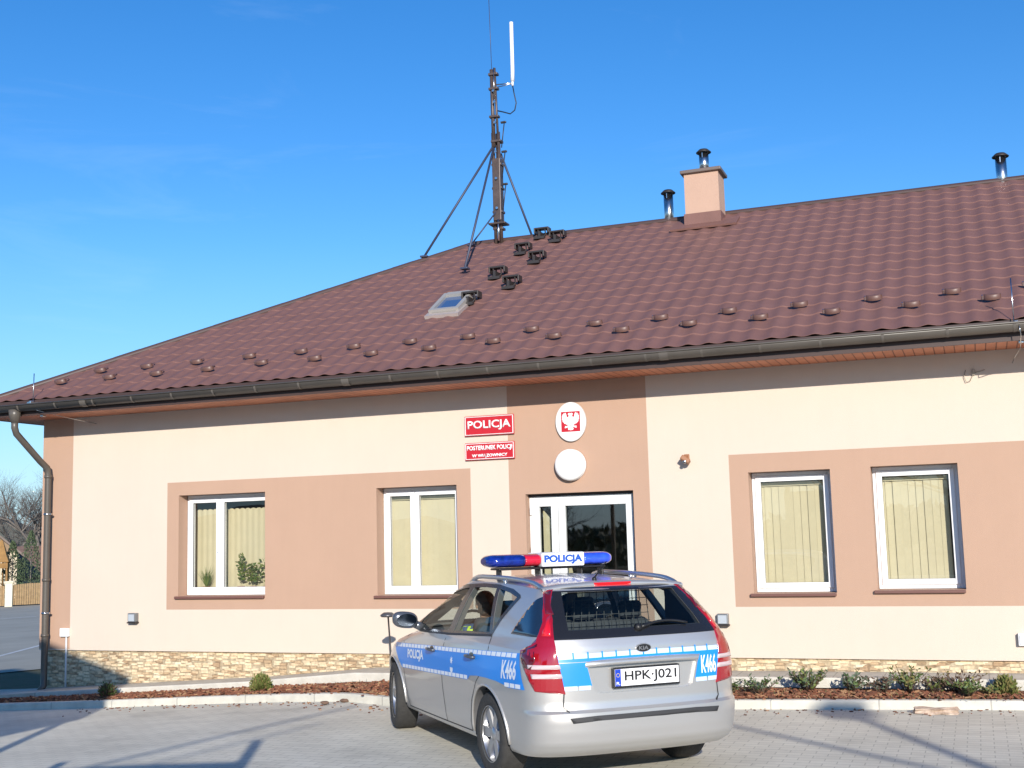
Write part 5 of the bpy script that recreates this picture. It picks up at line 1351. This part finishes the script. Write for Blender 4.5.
# wheels ----------------------------------------------------------------
TYRE = mat('tyre', (.035, .034, .033), .85, var=.2, vscale=20, bump=.3, bscale=60); RIM = mat('rim_silver', (.55, .55, .56), .3, metal=.9)
def wheel(x_, y_, steer):
    s_ = 1 if y_ > 0 else -1
    M = Matrix.Translation((x_, y_, .315)) @ Matrix.Rotation(steer, 4, 'Z') @ Matrix.Rotation(-s_*pi/2, 4, 'X')  # local +Z points outward
    wm = bpy.data.objects.new('wheel', None); COL.objects.link(wm); wm.parent = car; wm.location = (0, 0, 0)
    prof = [(.205, -.10), (.225, -.108), (.27, -.110), (.298, -.100), (.311, -.085), (.3155, -.06), (.3155, .06), (.311, .085), (.298, .100), (.27, .110), (.225, .104), (.205, .094)]
    mb = MB(); mb.lathe(prof, M, 56, closed=True)
    for gz in (-.045, 0, .045): pass
    cbuild(mb, 'tyre', TYRE, wm)
    mb = MB(); mb.lathe([(.206, .096), (.212, .098), (.208, .088), (.195, .06), (.19, -.09), (.205, -.095)], M, 56)
    # disc and double spokes
    mb.lathe([(0, .030), (.06, .030), (.10, .02), (.185, -.02), (.185, -.03), (0, .0)], M, 40, 1)
    for k in range(6):
        al = 2*pi*k/6
        for da in (0,):
            a_ = al+da; c_, sn = cos(a_), sin(a_)
            def P3(r_, t_, z_): return M @ Vector((c_*r_-sn*t_, sn*r_+c_*t_, z_))
            w0, w1 = .030, .040
            vs_ = [P3(.045, -w0, .070), (P3(.045, w0, .070)), P3(.205, w1, .078), P3(.205, -w1, .078), P3(.045, -w0-.008, .035), P3(.045, w0+.008, .035), P3(.205, w1+.012, .040), P3(.205, -w1-.012, .040)]
            V = [mb.bm.verts.new(v) for v in vs_]
            for f_ in ((0,1,2,3), (0,4,5,1), (1,5,6,2), (2,6,7,3), (3,7,4,0), (7,6,5,4)): mb.bm.faces.new([V[i] for i in f_])
    mb.lathe([(0, .082), (.028, .080), (.05, .072), (.055, .05), (0, .04)], M, 24)
    cbuild(mb, 'rim', [RIM, mat('rim_dark', (.05, .05, .052), .6)], wm)
    return wm
wheel(0, .775, 0); wheel(0, -.775, 0); wheel(2.65, .775, R(-9)); wheel(2.65, -.775, R(-9))
# underbody so that no light comes through
mb = MB(); mb.rbox((-.70, -.60, .22), (3.2, .60, .36), .03); cbuild(mb, 'underbody', mat('underbody', (.02, .02, .02), .9))
# interior ---------------------------------------------------------------
SEAT = mat('seat_cloth', (.09, .095, .105), .9)
def seat(x_, y_, w_, name='seat'):
    mb = MB(); mb.rbox((x_, y_-w_/2, .45), (x_+.50, y_+w_/2, .66), .05, 3)
    mb.rbox((0, -w_/2, 0), (.14, w_/2, .52), .05, 3, 0, Matrix.Translation((x_-.08, y_, .60)) @ Matrix.Rotation(R(-14), 4, 'Y'))
    st = cbuild(mb, name, SEAT, None, 40)
    ys_ = (y_,) if w_ < .7 else (y_-.42, y_, y_+.42)
    for yy in ys_:
        mb = MB(); mb.rbox((0, -.10, 0), (.08, .10, .14), .035, 3, 0, Matrix.Translation((x_-.24, yy, 1.12)) @ Matrix.Rotation(R(-10), 4, 'Y')); mb.tube([(x_-.2, yy-.03, 1.05), (x_-.2, yy-.03, 1.16)], .006, 6); cbuild(mb, 'headrest', SEAT, st, 40)
    return st
seat(1.12, .37, .50); seat(1.12, -.37, .50); seat(.32, 0, 1.25, 'rear_seat')
mb = MB(); mb.rbox((1.85, -.70, .70), (2.3, .70, .98), .06, 3); cbuild(mb, 'dashboard', INNER, None, 40)
mb = MB()
for k in range(24): al = 2*pi*k/24; al2 = 2*pi*(k+1)/24; mb.tube([(1.72+.03*sin(al), .37+.18*cos(al), .97+.17*sin(al)), (1.72+.03*sin(al2), .37+.18*cos(al2), .97+.17*sin(al2))], .014, 6, cap=False)
mb.tube([(1.72, .2, .97), (1.74, .54, .97)], .016, 6); cbuild(mb, 'steering_wheel', BLACK)
mb = MB()
for k in range(17): y_ = -.56+.07*k; mb.tube([(.02, y_, .98), (-.02, y_*.9, 1.36)], .0035, 4)
for k in range(7): z_ = .99+.06*k; mb.tube([(.02-.04*k/6, -.57+.01*k, z_), (.02-.04*k/6, .57-.01*k, z_)], .0035, 4)
cbuild(mb, 'cargo_guard', mat('guard_grey', (.12, .12, .12), .6))
mb = MB(); mb.rbox((-.80, -.62, .62), (.15, .62, .70), .02); cbuild(mb, 'boot_floor', INNER)

# ------------------------------------------------------------------ person in the driver's seat
def skin_mesh(verts, edges, radii, root=0, lev=2):
    me = bpy.data.meshes.new('sk'); me.from_pydata(verts, edges, []); o = bpy.data.objects.new('sk', me); COL.objects.link(o)
    sm = o.modifiers.new('s', 'SKIN'); sm.use_smooth_shade = True
    for i, r_ in enumerate(radii):
        v = me.skin_vertices[0].data[i]; v.radius = r_ if isinstance(r_, tuple) else (r_, r_); v.use_root = (i == root)
    o.modifiers.new('u', 'SUBSURF').levels = lev
    dg = bpy.context.evaluated_depsgraph_get(); ev = o.evaluated_get(dg); out = bpy.data.meshes.new_from_object(ev, depsgraph=dg)
    bpy.data.objects.remove(o); bpy.data.meshes.remove(me); return out
PX, PY = 1.32, .42
V = [(0, 0, .62), (-.03, 0, .78), (-.07, 0, .94), (-.085, 0, 1.06), (-.07, 0, 1.13), (-.055, 0, 1.19), (-.04, 0, 1.27), (-.035, 0, 1.33),
     (-.075, .17, 1.045), (.03, .215, .86), (.25, .20, .90), (.36, .15, .97), (-.075, -.17, 1.045), (.03, -.215, .86), (.25, -.20, .90), (.36, -.15, .97),
     (.08, .10, .60), (.46, .13, .66), (.62, .13, .40), (.74, .13, .36), (.08, -.10, .60), (.46, -.13, .66), (.62, -.13, .40), (.74, -.13, .36)]
E_ = [(0,1),(1,2),(2,3),(3,4),(4,5),(5,6),(6,7),(3,8),(8,9),(9,10),(10,11),(3,12),(12,13),(13,14),(14,15),(0,16),(16,17),(17,18),(18,19),(0,20),(20,21),(21,22),(22,23)]
Rr_ = [(.13,.11),(.12,.10),(.12,.10),(.09,.07),(.048,.048),(.052,.052),(.066,.072),(.045,.05),.05,.042,.040,.035,.05,.042,.040,.035,.09,.07,.055,.05,.09,.07,.055,.05]
pm = skin_mesh([(PX+x_, PY+y_, z_-.055) for x_, y_, z_ in V], E_, Rr_)
pe = empty('person', CM @ Vector((PX, PY, .62)), 'dark haired person in blue jacket with yellow green reflective patch sitting at the wheel', 'person')
pm.transform(CM)
pm.materials.clear(); pm.materials.append(mat('skin', (.50, .28, .19), .55))
for p_ in pm.polygons: p_.use_smooth = True
po = bpy.data.objects.new('body', pm); COL.objects.link(po); po.parent = pe; po.location = -Vector(pe.location)
# face
def blob(mb, c_, r_, n=14):
    t = bmesh.new(); bmesh.ops.create_uvsphere(t, u_segments=n, v_segments=n-4, radius=1)
    for v in t.verts: v.co = Vector(c_)+Vector((v.co.x*r_[0], v.co.y*r_[1], v.co.z*r_[2]))
    for f_ in t.faces: f_.smooth = True
    mb.merge(t)
fx_, fz_ = PX-.04, 1.215
mb = MB(); blob(mb, (fx_+.095, PY, fz_-.005), (.02, .014, .025)); blob(mb, (fx_, PY+.074, fz_), (.02, .012, .032)); blob(mb, (fx_, PY-.074, fz_), (.02, .012, .032)); cbuild(mb, 'nose_and_ears', mat('skin', (.5, .28, .19)), pe, recalc=False)
mb = MB(); blob(mb, (fx_+.082, PY+.032, fz_+.018), (.010, .012, .008)); blob(mb, (fx_+.082, PY-.032, fz_+.018), (.010, .012, .008)); cbuild(mb, 'eyes', BLACK, pe, recalc=False)
mb = MB(); blob(mb, (fx_+.082, PY, fz_-.045), (.010, .024, .006)); cbuild(mb, 'mouth', mat('lips', (.4, .12, .1), .5), pe, recalc=False)
mb = MB(); blob(mb, (fx_-.014, PY, fz_+.045), (.094, .086, .082), 20); blob(mb, (fx_-.05, PY, fz_-.02), (.066, .080, .085), 16); cbuild(mb, 'hair', mat('hair', (.012, .009, .008), .7), pe, recalc=False)
# jacket: torso and sleeves as one skinned shell
Vj = [(0, 0, .66), (-.03, 0, .80), (-.07, 0, .95), (-.085, 0, 1.06), (-.075, 0, 1.12), (-.075, .18, 1.045), (.03, .22, .86), (.24, .205, .90), (-.075, -.18, 1.045), (.03, -.22, .86), (.24, -.205, .90)]
Ej = [(0,1),(1,2),(2,3),(3,4),(3,5),(5,6),(6,7),(3,8),(8,9),(9,10)]
jm = skin_mesh([(PX+x_, PY+y_, z_-.055) for x_, y_, z_ in Vj], Ej, [(.17,.145),(.17,.14),(.18,.145),(.15,.12),(.075,.08),.085,.064,.055,.085,.064,.055])
jm.transform(CM); jm.materials.clear(); jm.materials.append(mat('jacket_blue', (.03, .10, .22), .8))
for p_ in jm.polygons: p_.use_smooth = True
jo = bpy.data.objects.new('jacket', jm); COL.objects.link(jo); jo.parent = pe; jo.location = -Vector(pe.location)
bmj = bmesh.new(); bmj.from_mesh(jm); bmj.transform(CM.inverted()); JB = BVHTree.FromBMesh(bmj); bmj.free()
mb = MB()
for (ax, by, mode_) in (('back', 0, 0), ('side', 0, 0)):
    rows = []
    for i in range(7):
        row = []
        for j in range(13):
            al = R(-70+230*j/12) if False else R(100+160*j/12-40)
            zz = .975+.07*i/6; c_ = Vector((PX-.06, PY, zz)); d = Vector((cos(al), sin(al), 0))
            h_ = JB.ray_cast(c_+d*.8, -d)
            row.append(mb.bm.verts.new((h_[0]+d*.004) if h_[0] else c_+d*.16))
        rows.append(row)
    for A_r, B_r in zip(rows, rows[1:]):
        for j in range(12): mb.bm.faces.new((A_r[j], A_r[j+1], B_r[j+1], B_r[j])).smooth = True
    break
cbuild(mb, 'reflective_band', mat('hi_vis', (.60, .80, .02), .5), pe, recalc=False)
